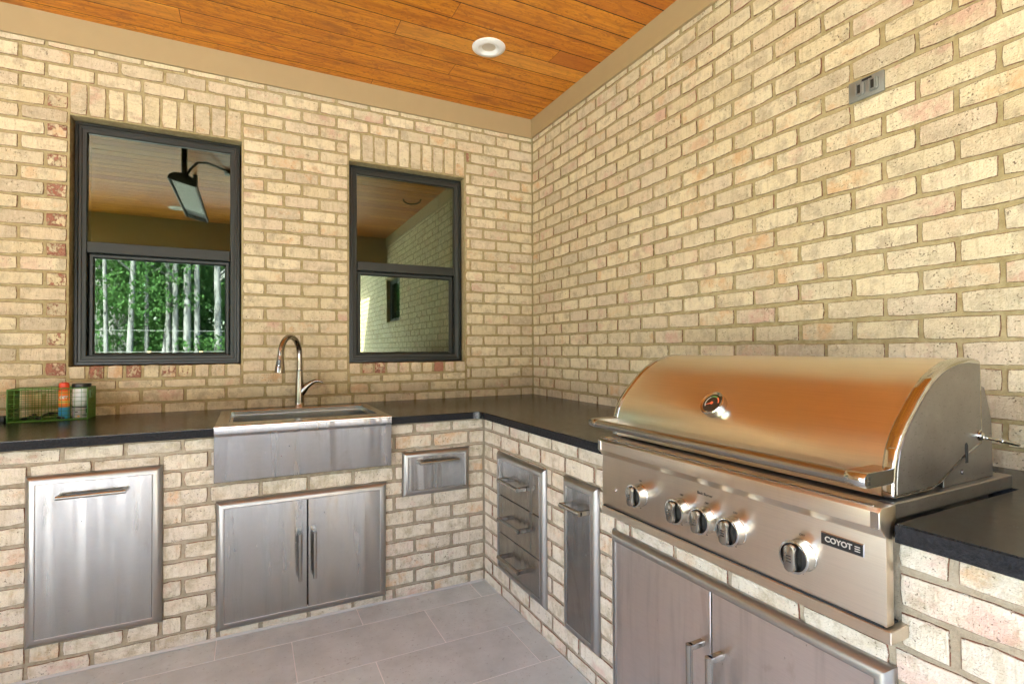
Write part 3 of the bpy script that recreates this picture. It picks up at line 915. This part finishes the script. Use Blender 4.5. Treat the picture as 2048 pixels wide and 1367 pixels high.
# firebox flange lying on the counter round the hood
fl = MB()
fl.box(-.764, -.262, GY0+.004, GY0+.034, ZC+.0008, .9462, .002); fl.box(-.764, -.262, GY1-.034, GY1-.004, ZC+.0008, .9462, .002)
fl.box(-.296, -.262, GY0+.0345, GY1-.0345, ZC+.0008, .9458, .002)
fl.build('flange', M['steel_worn'], gr, smooth=25)
MB().box(-.7645, -.30, GY0+.035, GY1-.035, .80, .9440, .002).build('firebox', M['steel_worn'], gr, smooth=0)
HF = [(-.742, .958), (-.741, .985), (-.737, 1.016), (-.728, 1.045), (-.712, 1.073), (-.689, 1.100), (-.650, 1.138), (-.622, 1.162), (-.592, 1.183), (-.556, 1.201),
      (-.518, 1.214), (-.480, 1.2215), (-.441, 1.2240), (-.410, 1.2215), (-.384, 1.2165), (-.381, 1.162), (-.381, 1.03), (-.472, 1.001), (-.560, .962), (-.60, .9505), (-.742, .9505)]
HF = [(x, z if z > .96 else z) for x, z in HF]
HY0, HY1 = -2.797, -1.905
def inset(pts, d):
    out = []
    n = len(pts)
    for i in range(n):
        a, b, c = Vector(pts[i-1]), Vector(pts[i]), Vector(pts[(i+1) % n])
        n1 = Vector((-(b-a).y, (b-a).x)).normalized(); n2 = Vector((-(c-b).y, (c-b).x)).normalized()
        nn = (n1+n2); nn = nn.normalized() if nn.length > 1e-6 else n1
        out.append(tuple(b-nn*(-d)))
    return out
area = sum(HF[i][0]*HF[(i+1) % len(HF)][1]-HF[(i+1) % len(HF)][0]*HF[i][1] for i in range(len(HF)))
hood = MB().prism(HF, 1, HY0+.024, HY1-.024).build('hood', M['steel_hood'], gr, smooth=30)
sgn = 1 if area > 0 else -1
HO = inset(HF, -.0022*sgn)
for ya, yb, out in ((HY0, HY0+.0245, -1), (HY1-.0245, HY1, 1)):
    MB().prism(HO, 1, ya, yb, .0045, 3).build('hood_end', M['steel_polish'], gr, smooth=40)
    HI = inset(HF, .009*sgn)
    if out < 0: MB().prism(HI, 1, ya-.0012, ya+.002).build('side_plate', M['steel_worn'], gr, smooth=0)
    else: MB().prism(HI, 1, yb-.002, yb+.0012).build('side_plate', M['steel_worn'], gr, smooth=0)
# rear hinge bracket (fixed), right and left
BRK = [(-.54, .9464), (-.315, .9464), (-.320, 1.080), (-.352, 1.156), (-.368, 1.160), (-.46, 1.160), (-.54, 1.02)]
for ya, yb in ((HY0+.006, HY0+.0235), (HY1-.0235, HY1-.006)):
    MB().prism([(x, z) for x, z in BRK], 1, ya, yb, .001).build('hinge_bracket', M['steel_worn'], gr, smooth=0)
MB().prism([(-.464, .993), (-.452, .993), (-.452, 1.030), (-.455, 1.036), (-.459, 1.038), (-.463, 1.034), (-.464, 1.026)], 1, HY0-.0022, HY0-.001).build('hinge_slot', M['gap_shade'], gr, smooth=0)
MB().lathe([(.0125, 0), (.0125, .002), (.0085, .002), (.0085, .007), (.006, .0085)], (-.398, HY0-.001, 1.049), (0, -1, 0), 14).build('hinge_bolt', M['steel_polish'], gr)
MB().lathe([(.006, 0), (.006, .003), (.0035, .0035)], (-.462, HY0+.005, .972), (0, -1, 0), 12).build('screw', M['steel_worn'], gr)
MB().tube([(-.392, HY0-.012, 1.044), (-.362, HY0-.02, 1.038), (-.352, HY0-.022, 1.036), (-.351, HY0-.022, 1.036), (-.345, HY0-.024, 1.035), (-.30, HY0-.034, 1.025), (-.296, HY0-.035, 1.024)],
          [.0034, .0034, .0034, .0052, .0046, .0046, .003], 10).build('hinge_pin', M['steel_polish'], gr, smooth=40)
# hood handle
HXc, HZc = -.826, .9955
hb = MB().tube([(HXc, HY0+.040, HZc), (HXc, HY1-.030, HZc)], .0142, 22).build('hood_handle', M['steel_bar'], gr, smooth=50)
for ya, yb, out in ((HY0+.001, HY0+.0405, -1), (HY1-.0305, HY1+.006, 1)):
    pts = [(-.728, HZc-.0152), (-.728, HZc+.0152), (HXc, HZc+.0152)]
    pts += [(HXc-.0152*math.sin(a), HZc+.0152*math.cos(a)) for a in [math.pi*k/8 for k in range(1, 8)]] + [(HXc, HZc-.0152)]
    MB().prism(pts, 1, ya, yb, .0012).build('handle_arm', M['steel_polish'] if out < 0 else M['steel_bar'], hb, smooth=40)
    if out < 0:
        mk = MB()
        for dz in (.0055, 0, -.0055): mk.box(HXc-.003, HXc+.004, ya-.0006, ya+.0004, HZc+dz-.0011, HZc+dz+.0011)
        mk.build('emblem', M['ink'], hb, smooth=0)
# thermometer on the hood
gx, gy, gz = -.7035, -2.325, 1.083
gn = Vector((-.80, 0, .60)).normalized()
g0 = Vector((gx, gy, gz))-gn*.008
ga = MB().lathe([(.034, 0), (.034, .012), (.0368, .014), (.0368, .030), (.0345, .0322), (.0315, .0312), (.0290, .0298)], g0, gn, 36, (True, False)).build('thermometer', M['steel_polish'], gr, smooth=30)
MB().lathe([(.0293, 0), (.0290, .0006)], g0+gn*.0288, gn, 32).build('dial', M['gauge_face'], ga)
e1 = Vector((0, -1, 0)); e2 = gn.cross(e1); e2 = e2 if e2.z > 0 else -e2
dc = g0+gn*.0298
mb = MB()
def arc(mb, r0, r1, a0, a1, n=10):
    A = [dc+(e1*math.cos(R(a0+(a1-a0)*k/n))+e2*math.sin(R(a0+(a1-a0)*k/n)))*r0 for k in range(n+1)]
    B = [dc+(e1*math.cos(R(a0+(a1-a0)*k/n))+e2*math.sin(R(a0+(a1-a0)*k/n)))*r1 for k in range(n+1)]
    va = [mb.bm.verts.new(p) for p in A]; vb = [mb.bm.verts.new(p) for p in B]
    for k in range(n): mb.bm.faces.new((va[k], vb[k], vb[k+1], va[k+1]))
arc(mb, .0195, .0222, 120, 215); mb.build('scale', M['gauge_mark'], ga, smooth=0)
mb = MB(); arc(mb, .0190, .0230, 60, 118); mb.build('scale', M['gauge_green'], ga, smooth=0)
mb = MB(); arc(mb, .0190, .0230, 5, 58); mb.build('scale', M['gauge_red'], ga, smooth=0)
mb = MB().tube([dc+gn*.0006, dc+gn*.0006+(e1*math.cos(R(205))+e2*math.sin(R(205)))*.0185], [.0014, .0008], 6); mb.lathe([(.0046, 0), (.004, .0012)], dc, gn, 12)
mb.build('needle', M['gauge_red'], ga)
# knobs
for ky, kz in ((-2.116, .797), (-2.288, .797), (-2.377, .797), (-2.468, .797), (-2.643, .798)):
    b0 = Vector((XP, ky, kz))
    kb = MB().lathe([(.0345, 0), (.0345, .003), (.0335, .0045), (.0335, .027), (.0345, .029), (.0345, .031), (.0328, .0318), (.0300, .0318), (.0290, .030), (.0290, .0195)], b0, (-1, 0, 0), 40, (True, False)).build('knob_bezel', M['steel_polish'], gr, smooth=30)
    MB().lathe([(.0289, .0), (.0289, .0005)], b0+Vector((-.0192, 0, 0)), (-1, 0, 0), 36).build('knob_well', M['black'], kb)
    pts = []
    for k in range(9): pts.append((ky+.0125*math.cos(math.pi*k/8), kz+.017+.0115*math.sin(math.pi*k/8)))
    for k in range(9): pts.append((ky-.0125*math.cos(math.pi*k/8), kz-.017-.0115*math.sin(math.pi*k/8)))
    MB().prism(pts, 0, XP-.0468, XP-.0195, .0012, 2).build('grip', M['steel_bar'], kb, smooth=40)
    mk = MB()
    for dz in (.006, 0, -.006): mk.box(XP-.0474, XP-.0467, ky-.0055, ky+.0055, kz+dz-.0012, kz+dz+.0012)
    mk.build('emblem', M['ink'], kb, smooth=0)
    text_mesh('print', 'OFF', .0075, M['ink'], gr, (XP-.0003, ky, kz+.0425), (0, -1, 0), (0, 0, 1), .0003)
    text_mesh('print', 'HI', .0055, M['ink'], gr, (XP-.0003, ky, kz-.0405), (0, -1, 0), (0, 0, 1), .0003)
text_mesh('print', 'Back Burner', .0105, M['ink'], gr, (XP-.0003, -2.371, .8615), (0, -1, 0), (0, 0, 1), .0003)
MB().lathe([(.0055, 0), (.0055, .002), (.0042, .0026), (.0036, .001), (.0018, .001), (.0016, .0024)], (XP, -1.996, .783), (-1, 0, 0), 18).build('igniter', M['steel_polish'], gr)
# name plate
pl = MB().box(XP-.0040, XP, -2.7735, -2.6865, .8375, .8640, .0012).build('name_plate', M['steel_polish'], gr)
MB().box(XP-.0046, XP-.0038, -2.7715, -2.6885, .8393, .8622).build('plate_face', M['black'], pl, smooth=0)
text_mesh('lettering', 'COYOT', .0155, M['silver'], pl, (XP-.0047, -2.7235, .8508), (0, -1, 0), (0, 0, 1), .0004, bold=.00045)
mb = MB()
for dz, sk_ in ((.0044, .0006), (0, -.0006), (-.0044, .0006)):
    mb.box(XP-.0052, XP-.0045, -2.7665, -2.7562, .8508+dz-.0010, .8508+dz+.0010)
mb.build('lettering', M['silver'], pl, smooth=0)

# ---------------------------------------------------------------- outlet cover on the right wall
oc = empty('outlet_cover', (0, -2.352, 2.134), 'grey weatherproof outlet cover with two flip lids on the brick wall', 'outlet')
MB().box(-.0095, -.0005, -2.4085, -2.2955, 2.0995, 2.1695, .0022, 2).build('plate', M['outlet'], oc, smooth=30)
for yc in (-2.3345, -2.3775):
    pts = [(yc-.0165, 2.118), (yc-.011, 2.112), (yc+.011, 2.112), (yc+.0165, 2.118), (yc+.0165, 2.150), (yc+.011, 2.156), (yc-.011, 2.156), (yc-.0165, 2.150)]
    ld = MB().prism(pts, 0, -.0165, -.0090, .0012).build('flip_lid', M['outlet'], oc, smooth=0)
    for dy in (-.0085, .0085): MB().box(-.0225, -.016, yc+dy-.0022, yc+dy+.0022, 2.114, 2.154, .0012).build('lid_ridge', M['outlet'], ld, smooth=0)
    MB().box(-.0178, -.0160, yc-.0055, yc+.0055, 2.120, 2.148).build('lid_panel', M['window_black'], ld, smooth=0)
MB().box(-.014, -.009, -2.372, -2.341, 2.1575, 2.1645, .001).build('hinge', M['black'], oc)

# ---------------------------------------------------------------- recessed lights
def downlight(x, y, label):
    t = empty('recessed_light', (x, y, ZCEIL), label, 'ceiling light', 'recessed lights in the wood ceiling')
    MB().lathe([(.094, .0), (.094, .004), (.088, .0085), (.072, .0115), (.061, .0135), (.056, .0115), (.0535, .009), (.041, .0018), (.0385, .0012)], (x, y, ZCEIL-.0001), (0, 0, -1), 44, (False, False)).build('trim_ring', M['white_enamel'], t, smooth=40)
    MB().lathe([(.0384, .0010), (.0384, .0016)], (x, y, ZCEIL), (0, 0, -1), 36).build('lens', M['lens'], t)
    return t
downlight(-.680, -.725, 'white round recessed light in the wood ceiling near the corner')
downlight(-2.66, -3.80, 'white round recessed light near the outer beam, seen only mirrored in glass')

# ---------------------------------------------------------------- basket and what stands in it
BX0, BX1, BY0, BY1, BZ0, BZ1 = -2.884, -2.588, -.172, -.034, ZC+.003, ZC+.153
bk = empty('wire_basket', ((BX0+BX1)/2, (BY0+BY1)/2, ZC), 'green wire basket with sheet metal ends on the counter at far left', 'basket')
fr = MB()
for z in (BZ0, BZ1):
    fr.tube([(BX0, BY0, z), (BX1, BY0, z)], .0028, 8); fr.tube([(BX0, BY1, z), (BX1, BY1, z)], .0028, 8)
    fr.tube([(BX0, BY0, z), (BX0, BY1, z)], .0028, 8); fr.tube([(BX1, BY0, z), (BX1, BY1, z)], .0028, 8)
for x in (BX0, BX1):
    for y in (BY0, BY1): fr.tube([(x, y, BZ0), (x, y, BZ1)], .0028, 8)
fr.build('rim', M['green'], bk)
for x, sgnx in ((BX0, 1), (BX1, -1)):
    e = MB(); th = .0012
    zc0 = BZ0+.098
    e.box(x-th, x+th, BY0, BY1, BZ0, zc0); e.box(x-th, x+th, BY0, BY1, BZ1-.012, BZ1)
    for a, b in ((BY0, BY0+.034), (BY0+.052, BY0+.062), (BY0+.080, BY0+.090), (BY1-.032, BY1)): e.box(x-th, x+th, a, b, zc0, BZ1-.012)
    if sgnx < 0: e.build('end_panel', M['green'], bk, smooth=0)
    else:
        MB().box(x-th, x+th, BY0, BY1, BZ0, BZ1).build('end_panel', M['green'], bk, smooth=0); e.bm.free()
    lv = MB()
    for k in range(4): lv.box(x-.004, x+.004, BY0+.035, BY1-.035, BZ0+.022+k*.016, BZ0+.0245+k*.016)
    lv.build('louvre', M['steel_bar'] if sgnx > 0 else M['green'], bk)
for k in range(1, 12):
    x = BX0+(BX1-BX0)*k/12
    for y in (BY0, BY1): MB().tube([(x, y, BZ0), (x, y, BZ1)], .0011, 6).build('wire', M['green'], bk)
    MB().tube([(x, BY0, BZ0), (x, BY1, BZ0)], .0011, 6).build('wire', M['green'], bk)
for k in range(1, 7):
    z = BZ0+(BZ1-BZ0)*k/7
    for y in (BY0, BY1): MB().tube([(BX0, y, z), (BX1, y, z)], .0011, 6).build('wire', M['green'], bk)
for k in range(1, 5):
    y = BY0+(BY1-BY0)*k/5
    MB().tube([(BX0, y, BZ0), (BX1, y, BZ0)], .0011, 6).build('wire', M['green'], bk)
zb = BZ0+.0013
# spray can
cx0, cy0, cr = -2.690, -.122, .0215
can = empty('spray_can', (cx0, cy0, zb), 'orange and blue spray can with a red cap standing in the green basket', 'spray can')
MB().lathe([(.019, 0), (cr, .003), (cr, .056)], (cx0, cy0, zb), n=28).build('blue_band', M['blue'], can, smooth=40)
MB().lathe([(cr, .0562), (cr, .132), (.0195, .136)], (cx0, cy0, zb), n=28).build('orange_band', M['orange'], can, smooth=40)
MB().lathe([(cr+.0003, .074), (cr+.0003, .088)], (cx0, cy0, zb), n=28, caps=(False, False)).build('yellow_band', M['yellow'], can, smooth=40)
MB().lathe([(.0197, .1362), (.0205, .138), (.0205, .160), (.0185, .172), (.012, .176)], (cx0, cy0, zb), n=28).build('cap', M['red_cap'], can, smooth=40)
cdv = (CAM-Vector((cx0, cy0, 0))); cdv.z = 0; cdv.normalize(); csd = Vector((0, 0, 1)).cross(cdv).normalized()
text_mesh('lettering', 'OFF!', .019, M['white_paper'], can, Vector((cx0, cy0, zb+.103))+cdv*(cr+.0003), csd, (0, 0, 1), .0003, wrap_r=cr, bold=.0006)
for k in range(3):
    text_mesh('lettering', 'insect repellent', .0048, M['white_paper'], can, Vector((cx0, cy0, zb+.042-.011*k))+cdv*(cr+.0003), csd, (0, 0, 1), .0002, wrap_r=cr) if False else None
# tin with jar stacked on it
tx, ty, tr_ = -2.628, -.098, .0365
tin = empty('small_tin', (tx, ty, zb), 'small pale tin with a printed leaf, under the white jar in the basket', 'tin')
MB().lathe([(tr_-.001, 0), (tr_, .002), (tr_, .050)], (tx, ty, zb), n=32).build('body', M['grey_label'], tin, smooth=40)
MB().lathe([(tr_+.001, .0502), (tr_+.001, .0555)], (tx, ty, zb), n=32).build('lid', M['ink'], tin, smooth=40)
tdv = (CAM-Vector((tx, ty, 0))); tdv.z = 0; tdv.normalize(); tsd = Vector((0, 0, 1)).cross(tdv).normalized()
def wrapped(name, mat, par, c, rr, a0, a1, z0, z1, dv_, sd_):
    mb = MB(); n = 8
    A = [[Vector((c[0], c[1], z))+(dv_*math.cos(a0+(a1-a0)*k/n)+sd_*math.sin(a0+(a1-a0)*k/n))*rr for z in (z0, z1)] for k in range(n+1)]
    mb.loops(A, False, (False, False)); return mb.build(name, mat, par, smooth=0)
wrapped('leaf_print', M['leaf_print'], tin, (tx, ty), tr_+.0004, .45, 1.0, zb+.022, zb+.044, tdv, tsd)
wrapped('print', M['yellow'], tin, (tx, ty), tr_+.0004, -.45, -.2, zb+.004, zb+.013, tdv, tsd)
wrapped('print', M['ink'], tin, (tx, ty), tr_+.0004, -.75, -.4, zb+.028, zb+.032, tdv, tsd)
wrapped('print', M['ink'], tin, (tx, ty), tr_+.0004, .05, .6, zb+.010, zb+.013, tdv, tsd)
jz = zb+.0556
jar = empty('white_jar', (tx, ty, jz), 'plain white jar with a black lid stacked on the small tin', 'jar')
MB().lathe([(tr_-.003, 0), (tr_-.001, .003), (tr_-.001, .092)], (tx, ty, jz), n=32).build('body', M['white_paper'], jar, smooth=40)
MB().lathe([(tr_+.002, .0922), (tr_+.002, .110), (tr_, .112)], (tx, ty, jz), n=32).build('lid', M['black'], jar, smooth=40)
# black strap lying in the basket
mb = MB(); pth = []
for k in range(34):
    a = k/33
    pth.append((BX0+.03+.17*a+.010*math.sin(a*19), BY0+.055+.035*math.sin(a*11), zb+.006+.012*math.sin(a*math.pi)*abs(math.sin(a*8))))
mb.tube(pth, .006, 8)
pth = [(x+.012, y+.02*math.cos(i*.4), z+.009) for i, (x, y, z) in enumerate(pth[4:28])]
mb.tube(pth, .005, 8)
tag(mb.build('black_cord', M['black'], smooth=50, origin=(BX0+.1, BY0+.05, zb)), 'loose black cord coiled on the floor of the green basket', 'cord')
# black and red gadget cut by the left picture edge
gd = empty('tape_measure', (-2.955, -.12, ZC), 'small black and red gadget on the counter left of the basket', 'tool')
MB().box(-2.990, -2.900, -.155, -.095, ZC+.0005, ZC+.030, .004, 2).build('case', M['black'], gd)
MB().box(-2.985, -2.917, -.1562, -.1545, ZC+.008, ZC+.023).build('red_label', M['red_print'], gd)
mk = MB().box(-2.955, -2.925, -.1568, -.156, ZC+.0165, ZC+.0185); mk.box(-2.955, -2.930, -.1568, -.156, ZC+.0115, ZC+.0135); mk.build('print', M['white_paper'], gd)
MB().box(-2.899, -2.892, -.150, -.100, ZC+.022, ZC+.031, .001).build('clip', M['black'], gd)

# ---------------------------------------------------------------- ceiling heater (shows in the left window)
he = empty('patio_heater', (-2.36, -1.95, 2.62), 'black electric heater hung from the ceiling on two poles, mirrored in glass', 'heater')
HEX = [(-.10, .0), (-.097, .035), (-.07, .062), (-.03, .075), (.03, .075), (.07, .062), (.097, .035), (.10, .0), (.092, .0), (.085, .03), (-.085, .03), (-.092, .0)]
tilt = R(-14)
def tp(x, z): return (-2.36+x*math.cos(tilt)-z*math.sin(tilt), 2.56+x*math.sin(tilt)+z*math.cos(tilt))
MB().prism([tp(x, z) for x, z in HEX], 1, -2.55, -1.25).build('shell', M['window_black'], he, smooth=30)
for y in (-2.551, -1.249): MB().prism([tp(x, z) for x, z in HEX[:8]], 1, y-.004, y+.004).build('end_cap', M['window_black'], he)
MB().prism([tp(-.08, .012), tp(.08, .012), tp(.08, .016), tp(-.08, .016)], 1, -2.25, -1.32).build('reflector', M['white_enamel'], he, smooth=0)
gl = MB()
for k in range(30):
    y = -2.52+k*.042
    a, b = tp(-.09, .002), tp(.09, .002)
    gl.tube([(a[0], y, a[1]), (b[0], y, b[1])], .0016, 5)
gl.build('grille', M['steel_bar'], he)
for y in (-1.42, -2.35): MB().tube([(-2.36, y, 2.62), (-2.36, y, ZCEIL)], .022, 10).build('pole', M['window_black'], he)
MB().tube([(-2.345, -1.40, 2.66), (-2.32, -1.46, 2.74), (-2.28, -1.56, 2.83), (-2.22, -1.72, 2.89), (-2.12, -1.95, 2.925), (-2.06, -2.07, 2.935)], .010, 10).build('conduit', M['window_black'], he, smooth=50)
MB().box(-2.10, -2.02, -2.12, -2.04, 2.915, ZCEIL-.0005, .004).build('junction_box', M['window_black'], he)
mb = MB(); mb.tube([(-.33, -2.25, ZCEIL), (-.32, -2.25, 2.915), (-.29, -2.23, 2.895), (-.24, -2.21, 2.888), (-.19, -2.19, 2.895), (-.16, -2.18, 2.915), (-.15, -2.17, ZCEIL)], .009, 8)
tag(mb.build('cable_loop', M['black'], smooth=50, origin=(-.24, -2.21, ZCEIL)), 'short black cable loop hanging from the ceiling by the brick wall', 'cable')

# ---------------------------------------------------------------- outdoors (lights the porch and shows mirrored in the panes)
struct(MB().box(-160, 160, -220, 160, -1.2, -.16).build('ground', M['lawn'], smooth=0))
struct(MB().box(-13., 2., -11.6, -4.9, -.158, -.02).build('bounce_patio', M['bounce_patio'], smooth=0))  # unseen paving, added wide and pale to bounce sunlight into the porch
trng = random.Random(5)
def leaf_cloud(n, cx_, cy_, cz_, rx, ry, rz, size, rng):
    vs_, fs_ = [], []
    for i in range(n):
        a, b_, rr = rng.uniform(0, 2*math.pi), rng.uniform(-1, 1), rng.uniform(.25, 1)**.5
        q = math.sqrt(1-b_*b_)
        c = Vector((cx_+rx*rr*q*math.cos(a), cy_+ry*rr*q*math.sin(a), cz_+rz*rr*b_))
        e = Euler((rng.uniform(0, 6.3), rng.uniform(0, 6.3), rng.uniform(0, 6.3))).to_matrix()
        s_ = size*rng.uniform(.6, 1.3); k = len(vs_)
        for p in ((-.5, 0, 0), (0, -.32, .06), (.5, 0, 0), (0, .32, .06)): vs_.append(c+e @ Vector(p)*s_)
        fs_.append((k, k+1, k+2, k+3))
    return vs_, fs_
def mesh_from(name, vs_, fs_):
    me = bpy.data.meshes.new(name); me.from_pydata([tuple(v) for v in vs_], [], fs_); me.update(); return me
crowns = []
for k in range(3):
    V_, F_ = [], []
    for c in range(16):
        h = trng.uniform(.6, 6.5)
        a, b_ = leaf_cloud(260, trng.gauss(0, .9), trng.gauss(0, .9), h, trng.uniform(.5, 1.0), trng.uniform(.5, 1.0), trng.uniform(.3, .7), .11, trng)
        o_ = len(V_); V_ += a; F_ += [tuple(i+o_ for i in f) for f in b_]
    crowns.append(mesh_from('crown', V_, F_))
tx_ = [-5.43, -4.92, -4.53, -4.23, -3.97, -3.80, -3.51, -3.26, -2.73]
spots = [(x, -14.-trng.uniform(0, .4), trng.uniform(.05, .10)) for x in tx_]
ordw = 'first second third fourth fifth sixth seventh eighth ninth'.split()
for i, (x, y, r_) in enumerate(spots):
    t = empty('forest_tree', (x, y, -.16), 'slim pale tree, %s from the left of those mirrored in the left window' % ordw[i], 'tree', 'trees at the edge of the lawn')
    lx = trng.gauss(0, .15) if i != 3 else .9
    tk = MB().tube([(x, y, -.2), (x+lx*.25, y, 2.2), (x+lx*.6, y+.1, 5.5), (x+lx, y+.2, 12.)], [r_*1.25, r_, r_*.85, r_*.5], 9)
    for q in range(5):
        h = trng.uniform(3, 10); a = trng.uniform(0, 6.28)
        tk.tube([(x+lx*h/12, y, h), (x+lx*h/12+math.cos(a)*.9, y+math.sin(a)*.9, h+.6), (x+lx*h/12+math.cos(a)*1.6, y+math.sin(a)*1.6, h+1.3)], [r_*.4, r_*.25, r_*.1], 5)
    tk.build('trunk', M['bark'], t, smooth=60)
    cr_ = bpy.data.objects.new('crown', crowns[i % 3]); COL.objects.link(cr_); cr_.parent = t
    cr_.location = (0, -1.3, .2); cr_.rotation_euler = (0, 0, trng.uniform(0, 6.28))
    if not crowns[i % 3].materials: crowns[i % 3].materials.append(M['leaf'])
V_, F_ = [], []
for k in range(420):
    x = trng.uniform(-34, 22); y = trng.uniform(-34, -20); h = 9*trng.random()**1.4
    a, b_ = leaf_cloud(130, x, y, h, 1.8, 1.2, 1.0, .30, trng)
    o_ = len(V_); V_ += a; F_ += [tuple(i+o_ for i in f) for f in b_]
tk = MB()
for k in range(90):
    x, y, r_ = trng.uniform(-18, 9), trng.uniform(-24, -15), trng.uniform(.08, .16)
    tk.tube([(x, y, -.2), (x+trng.gauss(0, .2), y, 5.), (x+trng.gauss(0, .4), y, 13.)], [r_*1.2, r_, r_*.5], 8)
ww = link('woods', mesh_from('woods', V_, F_), M['leaf'], None, (0, 0, 0)); struct(ww, 'stuff'); tk.build('trunks', M['bark'], ww, smooth=60)['kind'] = 'stuff'
fe = empty('wire_fence', (-4.2, -12.6, -.16), 'thin wooden rail fence along the far side of the lawn', 'fence')
for k in range(9):
    x = -8.8+k*1.15
    MB().box(x-.04, x+.04, -12.64, -12.56, -.16, 1.22, .006).build('post', M['fence_wood'], fe)
for z in (1.20, 1.75):
    MB().tube([(-9, -12.6, z), (.6, -12.6, z)], .007, 6).build('rail', M['bark'], fe)
